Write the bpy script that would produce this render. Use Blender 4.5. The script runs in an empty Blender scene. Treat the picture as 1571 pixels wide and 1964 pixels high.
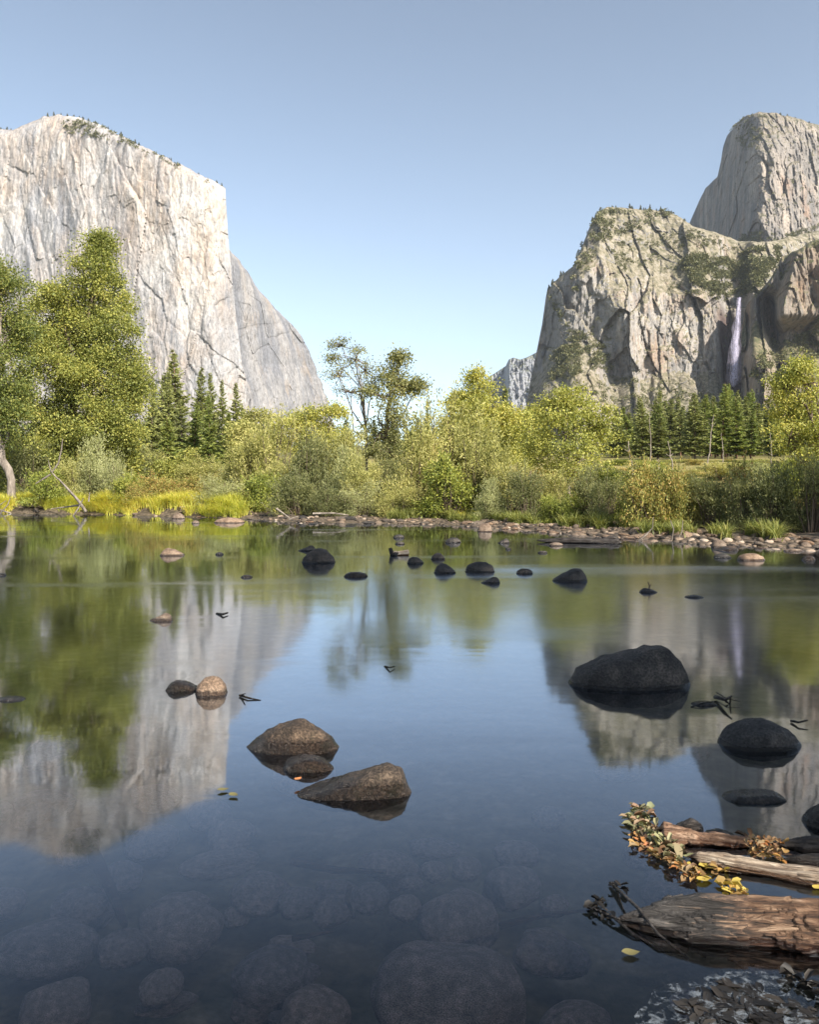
import bpy, math, random
import numpy as np
from mathutils import Vector

S = bpy.context.scene
COL = S.collection
F = 1571.0          # focal length in photograph pixels
HZ = 932.0          # horizon row
CX = 785.5
CH = 1.5            # camera height over the water
# ------------------------------------------------------------------ camera, sky, sun, exposure
cam_d = bpy.data.cameras.new('camera'); cam = bpy.data.objects.new('camera', cam_d); COL.objects.link(cam)
cam.location = (0, 0, CH); cam.rotation_euler = (math.radians(90), 0, 0)
cam_d.sensor_fit = 'HORIZONTAL'; cam_d.sensor_width = 24; cam_d.lens = 24
cam_d.shift_y = -50.0 / 1571.0
cam_d.clip_start = 0.05; cam_d.clip_end = 60000
S.camera = cam
S.render.resolution_x = 820; S.render.resolution_y = 1024

SUN_EL, SUN_AZ = math.radians(37), math.radians(142)   # clockwise from the view direction
SDIR = Vector((math.sin(SUN_AZ) * math.cos(SUN_EL), math.cos(SUN_AZ) * math.cos(SUN_EL), math.sin(SUN_EL)))
w = bpy.data.worlds.new('World'); S.world = w; w.use_nodes = True
wn = w.node_tree.nodes; bg = wn['Background']
sky = wn.new('ShaderNodeTexSky'); sky.sky_type = 'NISHITA'; sky.sun_disc = False
sky.sun_elevation = SUN_EL; sky.sun_rotation = SUN_AZ
sky.altitude = 1200; sky.air_density = 1.0; sky.dust_density = 2.2; sky.ozone_density = 1.4
hs = wn.new('ShaderNodeHueSaturation'); hs.inputs['Saturation'].default_value = .70; hs.inputs['Value'].default_value = .43; hs.inputs['Hue'].default_value = .487
gm = wn.new('ShaderNodeGamma'); gm.inputs[1].default_value = 1.28; w.node_tree.links.new(sky.outputs[0], gm.inputs[0]); w.node_tree.links.new(gm.outputs[0], hs.inputs['Color']); w.node_tree.links.new(hs.outputs[0], bg.inputs[0]); bg.inputs[1].default_value = 0.15
sl = bpy.data.lights.new('sun', 'SUN'); sl.energy = 5.0; sl.angle = math.radians(0.5); sl.color = (1.0, 0.915, 0.80)
so = bpy.data.objects.new('sun', sl); COL.objects.link(so)
so.rotation_euler = SDIR.to_track_quat('Z', 'Y').to_euler(); so.location = (60, -60, 80)
S.view_settings.view_transform = 'Standard'; S.view_settings.look = 'None'
S.view_settings.exposure = 1.14; S.view_settings.gamma = 1.0

# ------------------------------------------------------------------ numpy noise
def _h(x, y, z, s):
    v = (x * 374761393 + y * 668265263 + z * 1442695041 + s * 974634777) & 0xffffffff
    v = ((v ^ (v >> 13)) * 1274126177) & 0xffffffff
    v = ((v ^ (v >> 15)) * 2246822519) & 0xffffffff
    v ^= v >> 16
    return v.astype(np.float64) / 2147483647.5 - 1.0
def vn(x, y, z, s=0):
    x, y, z = np.broadcast_arrays(np.asarray(x, float), np.asarray(y, float), np.asarray(z, float))
    xi, yi, zi = np.floor(x).astype(np.int64), np.floor(y).astype(np.int64), np.floor(z).astype(np.int64)
    fx, fy, fz = x - xi, y - yi, z - zi
    fx, fy, fz = [t * t * t * (t * (t * 6 - 15) + 10) for t in (fx, fy, fz)]
    r = 0
    for a in (0, 1):
        for b in (0, 1):
            for c in (0, 1):
                r = r + _h(xi + a, yi + b, zi + c, s) * (fx if a else 1 - fx) * (fy if b else 1 - fy) * (fz if c else 1 - fz)
    return r
def fbm(x, y, z, o=4, s=0, g=0.5):
    r = 0; a = 1.0; t = 0
    for i in range(o):
        r = r + a * vn(x * 2 ** i, y * 2 ** i, z * 2 ** i, s + i * 17); t += a; a *= g
    return r / t
def ridge(x, y, z, o=3, s=0):
    r = 0; a = 1.0; t = 0
    for i in range(o):
        r = r + a * (1 - 2 * np.abs(vn(x * 2 ** i, y * 2 ** i, z * 2 ** i, s + i * 31))); t += a; a *= 0.5
    return r / t
def sstep(a, b, x):
    t = np.clip((x - a) / (b - a), 0, 1); return t * t * (3 - 2 * t)

# ------------------------------------------------------------------ scene helpers
def W(px, py, D):
    return np.array(((px - CX) / F * D, D, CH + (HZ - py) / F * D))
def waterD(py): return CH * F / (py - HZ)
def mesh_from(name, V, Q, mat, smooth=False, T=None):
    me = bpy.data.meshes.new(name)
    V = np.ascontiguousarray(V, dtype=np.float32)
    Q = np.asarray(Q, dtype=np.int32).reshape(-1, 4) if Q is not None and len(Q) else np.zeros((0, 4), np.int32)
    T = np.asarray(T, dtype=np.int32).reshape(-1, 3) if T is not None and len(T) else np.zeros((0, 3), np.int32)
    me.vertices.add(len(V)); me.vertices.foreach_set('co', V.ravel())
    idx = np.concatenate([Q.ravel(), T.ravel()])
    me.loops.add(len(idx)); me.loops.foreach_set('vertex_index', idx)
    n = len(Q) + len(T); me.polygons.add(n)
    me.polygons.foreach_set('loop_start', np.concatenate([np.arange(len(Q)) * 4, len(Q) * 4 + np.arange(len(T)) * 3]).astype(np.int32))
    me.update(calc_edges=True)
    if smooth: me.polygons.foreach_set('use_smooth', np.ones(n, bool))
    if mat: me.materials.append(mat)
    return me
def tag(o, label=None, cat=None, group=None, kind=None):
    if label: o['label'] = label
    if cat: o['category'] = cat
    if group: o['group'] = group
    if kind: o['kind'] = kind
    return o
def obj(name, me, parent=None, loc=(0, 0, 0), rotz=0):
    o = bpy.data.objects.new(name, me); COL.objects.link(o); o.parent = parent
    o.location = [float(c) for c in loc]; o.rotation_euler = (0, 0, rotz)
    return o
def empty(name, loc, rotz=0):
    o = obj(name, None, None, loc, rotz); o.empty_display_size = 0.3; return o
def dup(root, loc=None, rotz=None, scale=None, label=None, group=None):
    c = root.copy(); COL.objects.link(c)
    if loc is not None: c.location = [float(a) for a in loc]
    if rotz is not None: c.rotation_euler = (0, 0, rotz)
    if scale is not None: c.scale = scale
    if label: c['label'] = label
    if group: c['group'] = group
    for ch in root.children:
        d = ch.copy(); COL.objects.link(d); d.parent = c
    return c
def gridq(nu, nv, off=0, wrap=False):
    i = np.arange(nu - (0 if wrap else 1))[:, None]; j = np.arange(nv - 1)[None, :]
    i2 = (i + 1) % nu
    a = i * nv + j; b = i2 * nv + j
    return (np.stack([a, b, b + 1, a + 1], -1).reshape(-1, 4) + off)
def tube(path, rad, sides=7, rough=0.0, seed=0):
    P = np.asarray(path, float); R = np.asarray(rad, float); n = len(P)
    d = np.gradient(P, axis=0); d /= np.linalg.norm(d, axis=1)[:, None] + 1e-9
    up = np.array([0.31, 0.2, 0.93]); u = np.cross(d, up); bad = np.linalg.norm(u, axis=1) < .1
    u[bad] = np.cross(d[bad], np.array([1., 0, 0])); u /= np.linalg.norm(u, axis=1)[:, None]
    v = np.cross(d, u); a = np.arange(sides) * 2 * np.pi / sides
    rr = R[:, None] * np.ones((1, sides))
    if rough: rr = rr * (1 + rough * vn(np.cos(a)[None] * 2 + 7, np.sin(a)[None] * 2, np.arange(n)[:, None] * .5, seed))
    V = P[:, None] + rr[..., None] * (u[:, None] * np.cos(a)[None, :, None] + v[:, None] * np.sin(a)[None, :, None])
    V = V.transpose(1, 0, 2).reshape(-1, 3)
    return V, gridq(sides, n, 0, True)
class Acc:
    def __init__(s): s.V = []; s.Q = []; s.n = 0
    def add(s, V, Q): s.V.append(V); s.Q.append(np.asarray(Q) + s.n); s.n += len(V)
    def get(s): return np.concatenate(s.V), np.concatenate(s.Q)
def leaves(P, d, L, Wd, rng):
    """diamond leaves at P pointing along d"""
    n = len(P); d = d / (np.linalg.norm(d, axis=1)[:, None] + 1e-9)
    r = rng.normal(size=(n, 3)); s = np.cross(d, r); s /= np.linalg.norm(s, axis=1)[:, None] + 1e-9
    L = np.broadcast_to(L, (n,))[:, None]; Wd = np.broadcast_to(Wd, (n,))[:, None]
    nn = np.cross(d, s)
    V = np.stack([P, P + d * L * .45 + s * Wd * .5 + nn * L * .06, P + d * L, P + d * L * .45 - s * Wd * .5 + nn * L * .06], 1).reshape(-1, 3)
    return V, np.arange(n * 4).reshape(-1, 4)

# ------------------------------------------------------------------ materials
def newmat(name):
    m = bpy.data.materials.new(name); m.use_nodes = True; nt = m.node_tree
    for n in list(nt.nodes): nt.nodes.remove(n)
    out = nt.nodes.new('ShaderNodeOutputMaterial')
    return m, nt, out
def N(nt, t, **k):
    n = nt.nodes.new(t)
    for a, b in k.items(): setattr(n, a, b)
    return n
def coords(nt, scale=(1, 1, 1), src='Object'):
    tc = N(nt, 'ShaderNodeTexCoord'); mp = N(nt, 'ShaderNodeMapping'); mp.inputs['Scale'].default_value = scale
    nt.links.new(tc.outputs[src], mp.inputs[0]); return mp.outputs[0]
def noise(nt, vec, sc, det=5, rough=.55, dist=0):
    n = N(nt, 'ShaderNodeTexNoise'); n.inputs['Scale'].default_value = sc; n.inputs['Detail'].default_value = det
    n.inputs['Roughness'].default_value = rough; n.inputs['Distortion'].default_value = dist
    nt.links.new(vec, n.inputs['Vector']); return n.outputs['Fac']
def ramp(nt, fac, stops, interp='LINEAR'):
    r = N(nt, 'ShaderNodeValToRGB'); e = r.color_ramp; e.interpolation = interp
    while len(e.elements) > len(stops): e.elements.remove(e.elements[-1])
    while len(e.elements) < len(stops): e.elements.new(1)
    for el, (p, c) in zip(e.elements, stops):
        el.position = p; el.color = (c, c, c, 1) if isinstance(c, (int, float)) else (*c, 1)
    nt.links.new(fac, r.inputs[0]); return r.outputs[0]
def mix(nt, fac, a, b, mode='MIX'):
    m = N(nt, 'ShaderNodeMix', data_type='RGBA', blend_type=mode)
    for sock, v in ((m.inputs[0], fac), (m.inputs[6], a), (m.inputs[7], b)):
        if isinstance(v, (int, float)): sock.default_value = v
        elif isinstance(v, tuple): sock.default_value = (*v, 1)
        else: nt.links.new(v, sock)
    return m.outputs[2]
def math_(nt, op, a, b=0.0):
    m = N(nt, 'ShaderNodeMath', operation=op)
    for s, v in ((m.inputs[0], a), (m.inputs[1], b)):
        if isinstance(v, (int, float)): s.default_value = v
        else: nt.links.new(v, s)
    return m.outputs[0]
def bump(nt, h, strength=.5, dist=1.0):
    b = N(nt, 'ShaderNodeBump'); b.inputs['Strength'].default_value = strength; b.inputs['Distance'].default_value = dist
    nt.links.new(h, b.inputs['Height']); return b.outputs[0]
def principled(nt, out, col, rough=.8, nrm=None, spec=.3):
    p = N(nt, 'ShaderNodeBsdfPrincipled')
    if isinstance(col, tuple): p.inputs['Base Color'].default_value = (*col, 1)
    else: nt.links.new(col, p.inputs['Base Color'])
    if isinstance(rough, (int, float)): p.inputs['Roughness'].default_value = rough
    else: nt.links.new(rough, p.inputs['Roughness'])
    p.inputs['Specular IOR Level'].default_value = spec
    if nrm is not None: nt.links.new(nrm, p.inputs['Normal'])
    nt.links.new(p.outputs[0], out.inputs[0]); return p
def leafmat(name, cols, trans=.35, flat=False):
    """colours spread leaf by leaf, with a broad drift through the crown"""
    m, nt, out = newmat(name)
    dl = lambda c: tuple(1.24 * (x * .86 + .16 * (c[0] * .3 + c[1] * .65 + c[2] * .05)) for x in c)
    cols = [dl(c) for c in cols]
    g = N(nt, 'ShaderNodeNewGeometry'); v = coords(nt)
    big = noise(nt, v, .45, 3); oi = N(nt, 'ShaderNodeObjectInfo')
    f = math_(nt, 'ADD', math_(nt, 'MULTIPLY', g.outputs['Random Per Island'], .55), math_(nt, 'MULTIPLY', big, .75))
    f = math_(nt, 'ADD', f, math_(nt, 'MULTIPLY', oi.outputs['Random'], .14))
    f = math_(nt, 'SUBTRACT', f, .22)
    if flat: f = g.outputs['Random Per Island']
    c = ramp(nt, f, [(i / (len(cols) - 1), x) for i, x in enumerate(cols)])
    d = N(nt, 'ShaderNodeBsdfPrincipled'); d.inputs['Roughness'].default_value = .55; d.inputs['Specular IOR Level'].default_value = .35
    nt.links.new(c, d.inputs['Base Color'])
    t = N(nt, 'ShaderNodeBsdfTranslucent'); nt.links.new(mix(nt, 1.0, c, (1.0, 1.0, .55), 'MULTIPLY'), t.inputs[0])
    ms = N(nt, 'ShaderNodeMixShader'); ms.inputs[0].default_value = trans
    nt.links.new(d.outputs[0], ms.inputs[1]); nt.links.new(t.outputs[0], ms.inputs[2]); nt.links.new(ms.outputs[0], out.inputs[0])
    return m
def barkmat(name, a, b, sc=6):
    m, nt, out = newmat(name); v = coords(nt, (1, 1, .25)); n = noise(nt, v, sc, 6)
    principled(nt, out, ramp(nt, n, [(.35, a), (.65, b)]), .9, bump(nt, n, .6, .05)); return m
def rockmat(name, cols, sc=3.0, wet=True, speck=.4, lichen=None, wetz=.035):
    m, nt, out = newmat(name); v = coords(nt); g = N(nt, 'ShaderNodeNewGeometry')
    n = noise(nt, v, sc, 8, .6); n2 = noise(nt, v, sc * 14, 4, .7); oi = N(nt, 'ShaderNodeObjectInfo')
    c = ramp(nt, n, [(.3, cols[0]), (.5, cols[1]), (.7, cols[2])])
    c = mix(nt, speck, c, ramp(nt, n2, [(.42, .25), (.5, .9), (.62, 1.9)]), 'MULTIPLY')
    rv = ramp(nt, oi.outputs['Random'], [(0, (.45, .47, .50)), (.5, (.95, .92, .88)), (.8, (1.2, .95, .75)), (1, (1.5, 1.35, 1.2))]) if name in ('shore_stone',) else ramp(nt, oi.outputs['Random'], [(0, (.8, .8, .82)), (1, (1.2, 1.08, .98))])
    c = mix(nt, 1.0, c, rv, 'MULTIPLY')
    if lichen: c = mix(nt, ramp(nt, noise(nt, v, sc * 1.3, 6), [(.60, 0.0), (.70, .8)]), c, lichen)
    rough = .75
    if wet:
        sp = N(nt, 'ShaderNodeSeparateXYZ'); nt.links.new(g.outputs['Position'], sp.inputs[0])
        zz = math_(nt, 'ADD', sp.outputs[2], math_(nt, 'MULTIPLY', math_(nt, 'SUBTRACT', n2, .5), .03))
        wf = ramp(nt, math_(nt, 'DIVIDE', zz, wetz * 2), [(.35, 1.0), (.55, 0.0)])
        c = mix(nt, wf, c, mix(nt, 1.0, c, (.28, .27, .28), 'MULTIPLY'))
        rough = mix(nt, wf, (.75, .75, .75), (.22, .22, .22))
    h = math_(nt, 'ADD', math_(nt, 'MULTIPLY', n, 1.2), math_(nt, 'MULTIPLY', n2, .35))
    principled(nt, out, c, rough, bump(nt, h, .8, .09), .4); return m

def cliffmat(name, white, grey, tan, slopecol=None, streak=1.0, tanamt=.5, greyamt=.5, stain=None):
    m, nt, out = newmat(name)
    v = coords(nt, (.016, .016, .0036)); v2 = coords(nt, (.08, .08, .013)); v3 = coords(nt, (.012, .012, .009)); v4 = coords(nt, (.05, .05, .03))
    a = noise(nt, v, 1, 6, .6, .6); b = noise(nt, v2, 1, 6, .65, .3); c_ = noise(nt, v3, 1, 5, .55); d = noise(nt, v4, 1, 8, .7, .5)
    c = mix(nt, ramp(nt, a, [(.5 - .12 * greyamt, 0.0), (.62, 1.0)]), white, grey)
    c = mix(nt, ramp(nt, math_(nt, 'ADD', math_(nt, 'MULTIPLY', c_, .6), math_(nt, 'MULTIPLY', b, .4)), [(.6 - .16 * tanamt, 0.0), (.66, .8)]), c, tan)
    c = mix(nt, math_(nt, 'MULTIPLY', ramp(nt, b, [(.30, 1.0), (.46, 0.0)]), .65 * streak), c, tuple(x * .42 for x in grey))
    big = noise(nt, coords(nt, (.0045, .0045, .0035)), 1, 4, .6)
    c = mix(nt, ramp(nt, big, [(.40, .0), (.62, .55)]), c, tuple(x * .95 for x in grey))
    fine = noise(nt, coords(nt, (.22, .22, .10)), 1, 5, .7)
    c = mix(nt, .55, c, ramp(nt, fine, [(.36, .5), (.5, 1.0), (.66, 1.35)]), 'MULTIPLY')
    c = mix(nt, .68, c, ramp(nt, d, [(.25, .45), (.5, 1.0), (.72, 1.3)]), 'MULTIPLY')
    if slopecol:
        g = N(nt, 'ShaderNodeNewGeometry'); sp = N(nt, 'ShaderNodeSeparateXYZ'); nt.links.new(g.outputs['Normal'], sp.inputs[0])
        f = math_(nt, 'ADD', sp.outputs[2], math_(nt, 'MULTIPLY', math_(nt, 'SUBTRACT', d, .5), 1.3))
        sc = ramp(nt, noise(nt, v4, 2.2, 6, .7), [(.4, slopecol[0]), (.5, slopecol[1]), (.62, slopecol[2])])
        c = mix(nt, math_(nt, 'MULTIPLY', ramp(nt, f, [(.32, 0.0), (.52, 1.0)]), .9), c, sc)
    if stain:      # wet dark rock on both sides of the fall
        tc = N(nt, 'ShaderNodeTexCoord'); sx = N(nt, 'ShaderNodeSeparateXYZ'); nt.links.new(tc.outputs['Object'], sx.inputs[0])
        q = math_(nt, 'ABSOLUTE', math_(nt, 'SUBTRACT', math_(nt, 'ADD', sx.outputs[0], math_(nt, 'MULTIPLY', math_(nt, 'SUBTRACT', a, .5), 60.0)), stain))
        qf = ramp(nt, math_(nt, 'DIVIDE', q, 60.0), [(.25, .85), (.62, 0.0)])
        zf = ramp(nt, math_(nt, 'DIVIDE', sx.outputs[2], 700.0), [(.47, 1.0), (.51, 0.0)])
        c = mix(nt, math_(nt, 'MULTIPLY', qf, zf), c, mix(nt, b, (.05, .045, .06), (.13, .075, .05)))
    h = math_(nt, 'ADD', b, math_(nt, 'MULTIPLY', d, 1.2))
    principled(nt, out, c, .9, bump(nt, h, .55, 8.0), .15); return m

def pebmat():
    m, nt, out = newmat('cobbles'); v = coords(nt); g = N(nt, 'ShaderNodeNewGeometry'); n2 = noise(nt, v, 22, 4, .7)
    c = ramp(nt, g.outputs['Random Per Island'], [(0, (.04, .035, .03)), (.35, (.09, .07, .052)), (.65, (.17, .125, .088)), (.88, (.26, .195, .14)), (1, (.38, .31, .24))])
    c = mix(nt, .5, c, ramp(nt, n2, [(.35, .4), (.5, .95), (.65, 1.4)]), 'MULTIPLY')
    principled(nt, out, c, .8, bump(nt, n2, .5, .03), .3); return m
M = {}
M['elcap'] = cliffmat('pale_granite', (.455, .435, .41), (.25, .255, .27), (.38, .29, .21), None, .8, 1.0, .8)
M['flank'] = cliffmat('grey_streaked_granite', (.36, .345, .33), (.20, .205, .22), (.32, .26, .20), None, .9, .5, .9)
M['cliffB'] = cliffmat('brown_granite', (.39, .36, .32), (.19, .185, .18), (.33, .21, .12), ((.085, .085, .045), (.20, .175, .115), (.29, .26, .205)), 1.0, .55, .8, 615.0)
M['cliffA'] = cliffmat('grey_granite', (.34, .295, .25), (.15, .145, .14), (.28, .18, .12), ((.05, .06, .03), (.15, .13, .09), (.25, .22, .18)), 1.0, .45, .8)
M['cliffC'] = cliffmat('stained_granite', (.33, .27, .20), (.16, .15, .14), (.28, .17, .09), ((.05, .06, .025), (.10, .10, .05), (.2, .16, .1)), 1.2, .8, .8)
M['far'] = cliffmat('far_granite', (.40, .40, .42), (.25, .27, .30), (.30, .28, .26), ((.07, .09, .06), (.12, .13, .10), (.2, .2, .18)), .6, .3, .8)
M['bark'] = barkmat('brown_bark', (.07, .05, .035), (.17, .13, .095))
M['palebark'] = barkmat('pale_bark', (.09, .075, .06), (.27, .23, .19))
M['redbark'] = barkmat('red_brown_bark', (.10, .055, .035), (.22, .13, .085))
M['oak'] = leafmat('oak_leaves', [(.045, .065, .012), (.12, .15, .018), (.23, .245, .028), (.35, .33, .035), (.42, .32, .04)])
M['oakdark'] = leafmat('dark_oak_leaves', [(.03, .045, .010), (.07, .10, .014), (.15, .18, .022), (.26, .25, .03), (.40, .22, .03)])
M['cotton'] = leafmat('cottonwood_leaves', [(.07, .09, .014), (.17, .195, .022), (.29, .30, .03), (.42, .39, .04), (.50, .36, .04)])
M['sparse'] = leafmat('sparse_leaves', [(.08, .09, .03), (.16, .17, .045), (.26, .25, .07), (.38, .30, .07)])
M['willow'] = leafmat('willow_leaves', [(.08, .09, .02), (.19, .20, .035), (.32, .31, .06), (.45, .41, .11), (.48, .30, .07)])
M['silver'] = leafmat('silver_willow_leaves', [(.12, .135, .045), (.25, .27, .085), (.38, .38, .15), (.50, .48, .24)])
M['dark'] = leafmat('deep_green_shaded_leaves', [(.05, .062, .02), (.12, .135, .04), (.21, .215, .06), (.33, .28, .07)])  # deep green leaves, also carrying the painted shade of the dark bank willow
M['redleaf'] = leafmat('autumn_leaves', [(.08, .10, .02), (.17, .19, .03), (.30, .28, .04), (.40, .24, .05), (.44, .12, .07)])
M['bright'] = leafmat('bright_green_leaves', [(.07, .10, .01), (.16, .20, .015), (.30, .31, .02), (.42, .38, .03)])
M['needle'] = leafmat('conifer_needles', [(.055, .07, .016), (.12, .14, .028), (.21, .225, .045), (.30, .30, .06)], .15)
M['needleb'] = leafmat('bright_conifer_needles', [(.045, .075, .012), (.10, .14, .018), (.19, .22, .022), (.28, .28, .028)], .2)
M['brush'] = leafmat('cliff_brush', [(.035, .045, .016), (.08, .09, .028), (.14, .135, .045), (.22, .18, .07)], .15)
M['grass'] = leafmat('bank_grass', [(.16, .20, .012), (.33, .37, .02), (.52, .52, .035), (.62, .52, .05), (.58, .36, .06)], .5)
M['reed'] = leafmat('green_reeds', [(.06, .08, .015), (.13, .16, .025), (.24, .25, .04), (.36, .32, .07)], .35)
M['meadow'] = leafmat('meadow_grass', [(.16, .15, .03), (.33, .27, .06), (.46, .34, .10), (.42, .24, .08)], .35)
M['rockdark'] = rockmat('dark_boulder', [(.016, .015, .015), (.040, .038, .035), (.11, .098, .085)], 4.5, True, .6)
M['rockbrown'] = rockmat('brown_boulder', [(.022, .018, .014), (.065, .048, .034), (.17, .125, .085)], 5, True, .7, (.04, .04, .02), .085)
M['rocktan'] = rockmat('tan_boulder', [(.09, .065, .045), (.19, .14, .10), (.30, .24, .18)], 5, True, .55)
M['stone'] = rockmat('shore_stone', [(.09, .068, .05), (.18, .14, .105), (.29, .235, .185)], 3, True, .3)
M['pebble'] = pebmat()
M['sunk'] = rockmat('sunken_stone', [(.16, .12, .09), (.30, .235, .19), (.55, .40, .34)], 4, False, .8)
def woodmat(name, a, b, c, wet=True, end_shade=False):
    m, nt, out = newmat(name); v = coords(nt, (1.2, 11, 11)); v2 = coords(nt, (2, 3, 3))
    n = noise(nt, v, 4, 8, .65, .8); n2 = noise(nt, v2, 3, 4)
    col = ramp(nt, n, [(.33, a), (.5, b), (.66, c)])
    col = mix(nt, ramp(nt, n2, [(.35, .75), (.6, 0.0)]), col, mix(nt, 1.0, col, (.45, .35, .28), 'MULTIPLY'))
    if end_shade:  # shade of the log's left end painted into the colour, as dark grey wood
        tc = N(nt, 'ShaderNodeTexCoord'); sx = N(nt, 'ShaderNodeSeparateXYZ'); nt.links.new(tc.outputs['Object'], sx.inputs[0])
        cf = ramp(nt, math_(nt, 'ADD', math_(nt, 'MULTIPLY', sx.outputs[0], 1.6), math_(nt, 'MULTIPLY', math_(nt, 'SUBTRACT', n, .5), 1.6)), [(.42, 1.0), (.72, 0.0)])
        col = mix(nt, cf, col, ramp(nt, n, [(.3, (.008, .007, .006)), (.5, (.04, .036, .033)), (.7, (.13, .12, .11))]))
    rough = .8
    if wet:
        g = N(nt, 'ShaderNodeNewGeometry'); sp = N(nt, 'ShaderNodeSeparateXYZ'); nt.links.new(g.outputs['Position'], sp.inputs[0])
        wf = ramp(nt, math_(nt, 'DIVIDE', math_(nt, 'ADD', sp.outputs[2], math_(nt, 'MULTIPLY', math_(nt, 'SUBTRACT', n, .5), .05)), .1), [(.18, 1.0), (.4, 0.0)])
        col = mix(nt, wf, col, mix(nt, 1.0, col, (.22, .15, .11), 'MULTIPLY')); rough = mix(nt, wf, (.8, .8, .8), (.2, .2, .2))
    principled(nt, out, col, rough, bump(nt, n, 1.0, .03), .4); return m
M['wood'] = woodmat('weathered_wood', (.05, .028, .015), (.24, .14, .085), (.42, .29, .20))
M['shadedwood'] = woodmat('shaded_log_wood', (.022, .013, .008), (.15, .085, .05), (.36, .25, .165), True, True)
M['palewood'] = woodmat('pale_driftwood', (.16, .11, .075), (.42, .34, .25), (.56, .48, .38))
M['darkwood'] = woodmat('blackened_wood', (.008, .007, .006), (.035, .03, .027), (.10, .09, .08))
M['litter'] = leafmat('fallen_leaves', [(.05, .028, .014), (.16, .075, .025), (.22, .15, .06), (.36, .19, .03), (.36, .10, .02)], .2, True)
M['litterg'] = leafmat('green_fallen_leaves', [(.06, .04, .025), (.10, .10, .04), (.21, .22, .09), (.27, .18, .10), (.16, .07, .03)], .2, True)
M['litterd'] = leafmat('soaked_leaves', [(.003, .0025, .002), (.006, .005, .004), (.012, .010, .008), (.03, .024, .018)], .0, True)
M['deadleaf'] = leafmat('olive_dead_leaf', [(.10, .085, .03), (.16, .14, .04)], .2, True)
M['orangeleaf'] = leafmat('orange_leaf', [(.42, .13, .02), (.50, .17, .03)], .2, True)
M['yellow'] = leafmat('yellow_leaf', [(.14, .07, .02), (.34, .22, .03), (.48, .36, .03), (.38, .18, .03)], .3, True)

def water_mat():
    m, nt, out = newmat('river_water')
    fr = N(nt, 'ShaderNodeFresnel'); fr.inputs['IOR'].default_value = 1.33
    gl = N(nt, 'ShaderNodeBsdfGlossy'); gl.inputs['Color'].default_value = (.83, .89, .98, 1)
    tr = N(nt, 'ShaderNodeBsdfTransparent'); tr.inputs['Color'].default_value = (.80, .86, .92, 1)
    v = coords(nt, (.10, .55, 1)); n1 = noise(nt, v, 1, 4, .5, .6)
    v2 = coords(nt, (.8, 3.2, 1)); n2 = noise(nt, v2, 1, 3, .5, .4)
    v3 = coords(nt, (.35, .5, 1)); n3 = noise(nt, v3, 1, 3, .5, .6)
    r = ramp(nt, n1, [(.40, .030), (.56, .055), (.70, .17)])
    tc = N(nt, 'ShaderNodeTexCoord'); sp = N(nt, 'ShaderNodeSeparateXYZ'); nt.links.new(tc.outputs['Object'], sp.inputs[0])
    rif = math_(nt, 'MULTIPLY', ramp(nt, math_(nt, 'DIVIDE', sp.outputs[1], 20.0), [(.24, 0.0), (.5, 1.0), (.8, .7), (1.0, .2)]), ramp(nt, math_(nt, 'DIVIDE', math_(nt, 'ADD', sp.outputs[0], 6.0), 12.0), [(.3, .35), (.62, 1.0)]))
    r = math_(nt, 'ADD', r, math_(nt, 'MULTIPLY', rif, .10))
    nt.links.new(r, gl.inputs['Roughness'])
    h = math_(nt, 'ADD', math_(nt, 'MULTIPLY', n2, .10), math_(nt, 'MULTIPLY', n3, 1.0))
    b = bump(nt, h, .10, .05); nt.links.new(b, gl.inputs['Normal']); nt.links.new(b, fr.inputs['Normal'])
    mx = N(nt, 'ShaderNodeMixShader'); nt.links.new(ramp(nt, fr.outputs[0], [(0, .02), (.05, .055), (.115, .27), (.2, .50), (.34, .64), (.6, .78), (1, .97)]), mx.inputs[0])
    nt.links.new(tr.outputs[0], mx.inputs[1]); nt.links.new(gl.outputs[0], mx.inputs[2]); nt.links.new(mx.outputs[0], out.inputs[0])
    return m
def ground_mat():
    m, nt, out = newmat('valley_ground'); v = coords(nt); g = N(nt, 'ShaderNodeNewGeometry')
    sp = N(nt, 'ShaderNodeSeparateXYZ'); nt.links.new(g.outputs['Position'], sp.inputs[0])
    n = noise(nt, v, .8, 6, .6); n2 = noise(nt, v, 6, 5, .6); n3 = noise(nt, v, .05, 5)
    bed = ramp(nt, n2, [(.35, (.05, .042, .022)), (.55, (.12, .095, .055)), (.7, (.22, .165, .11))])
    gravel = ramp(nt, n2, [(.35, (.045, .035, .025)), (.5, (.10, .078, .055)), (.68, (.19, .15, .11))])
    turf = ramp(nt, n, [(.35, (.10, .11, .03)), (.5, (.22, .19, .06)), (.66, (.34, .25, .10))])
    far = ramp(nt, n3, [(.4, (.05, .065, .025)), (.6, (.16, .14, .07))])
    c = mix(nt, ramp(nt, sp.outputs[2], [(0, 0.0), (.02, 1.0)]), bed, gravel)
    c = mix(nt, ramp(nt, sp.outputs[2], [(.35, 0.0), (.6, 1.0)]), c, turf)
    c = mix(nt, ramp(nt, math_(nt, 'DIVIDE', sp.outputs[2], 40.0), [(.15, 0.0), (.5, 1.0)]), c, far)
    principled(nt, out, c, .9, bump(nt, n2, .6, .05), .2); return m

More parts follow.
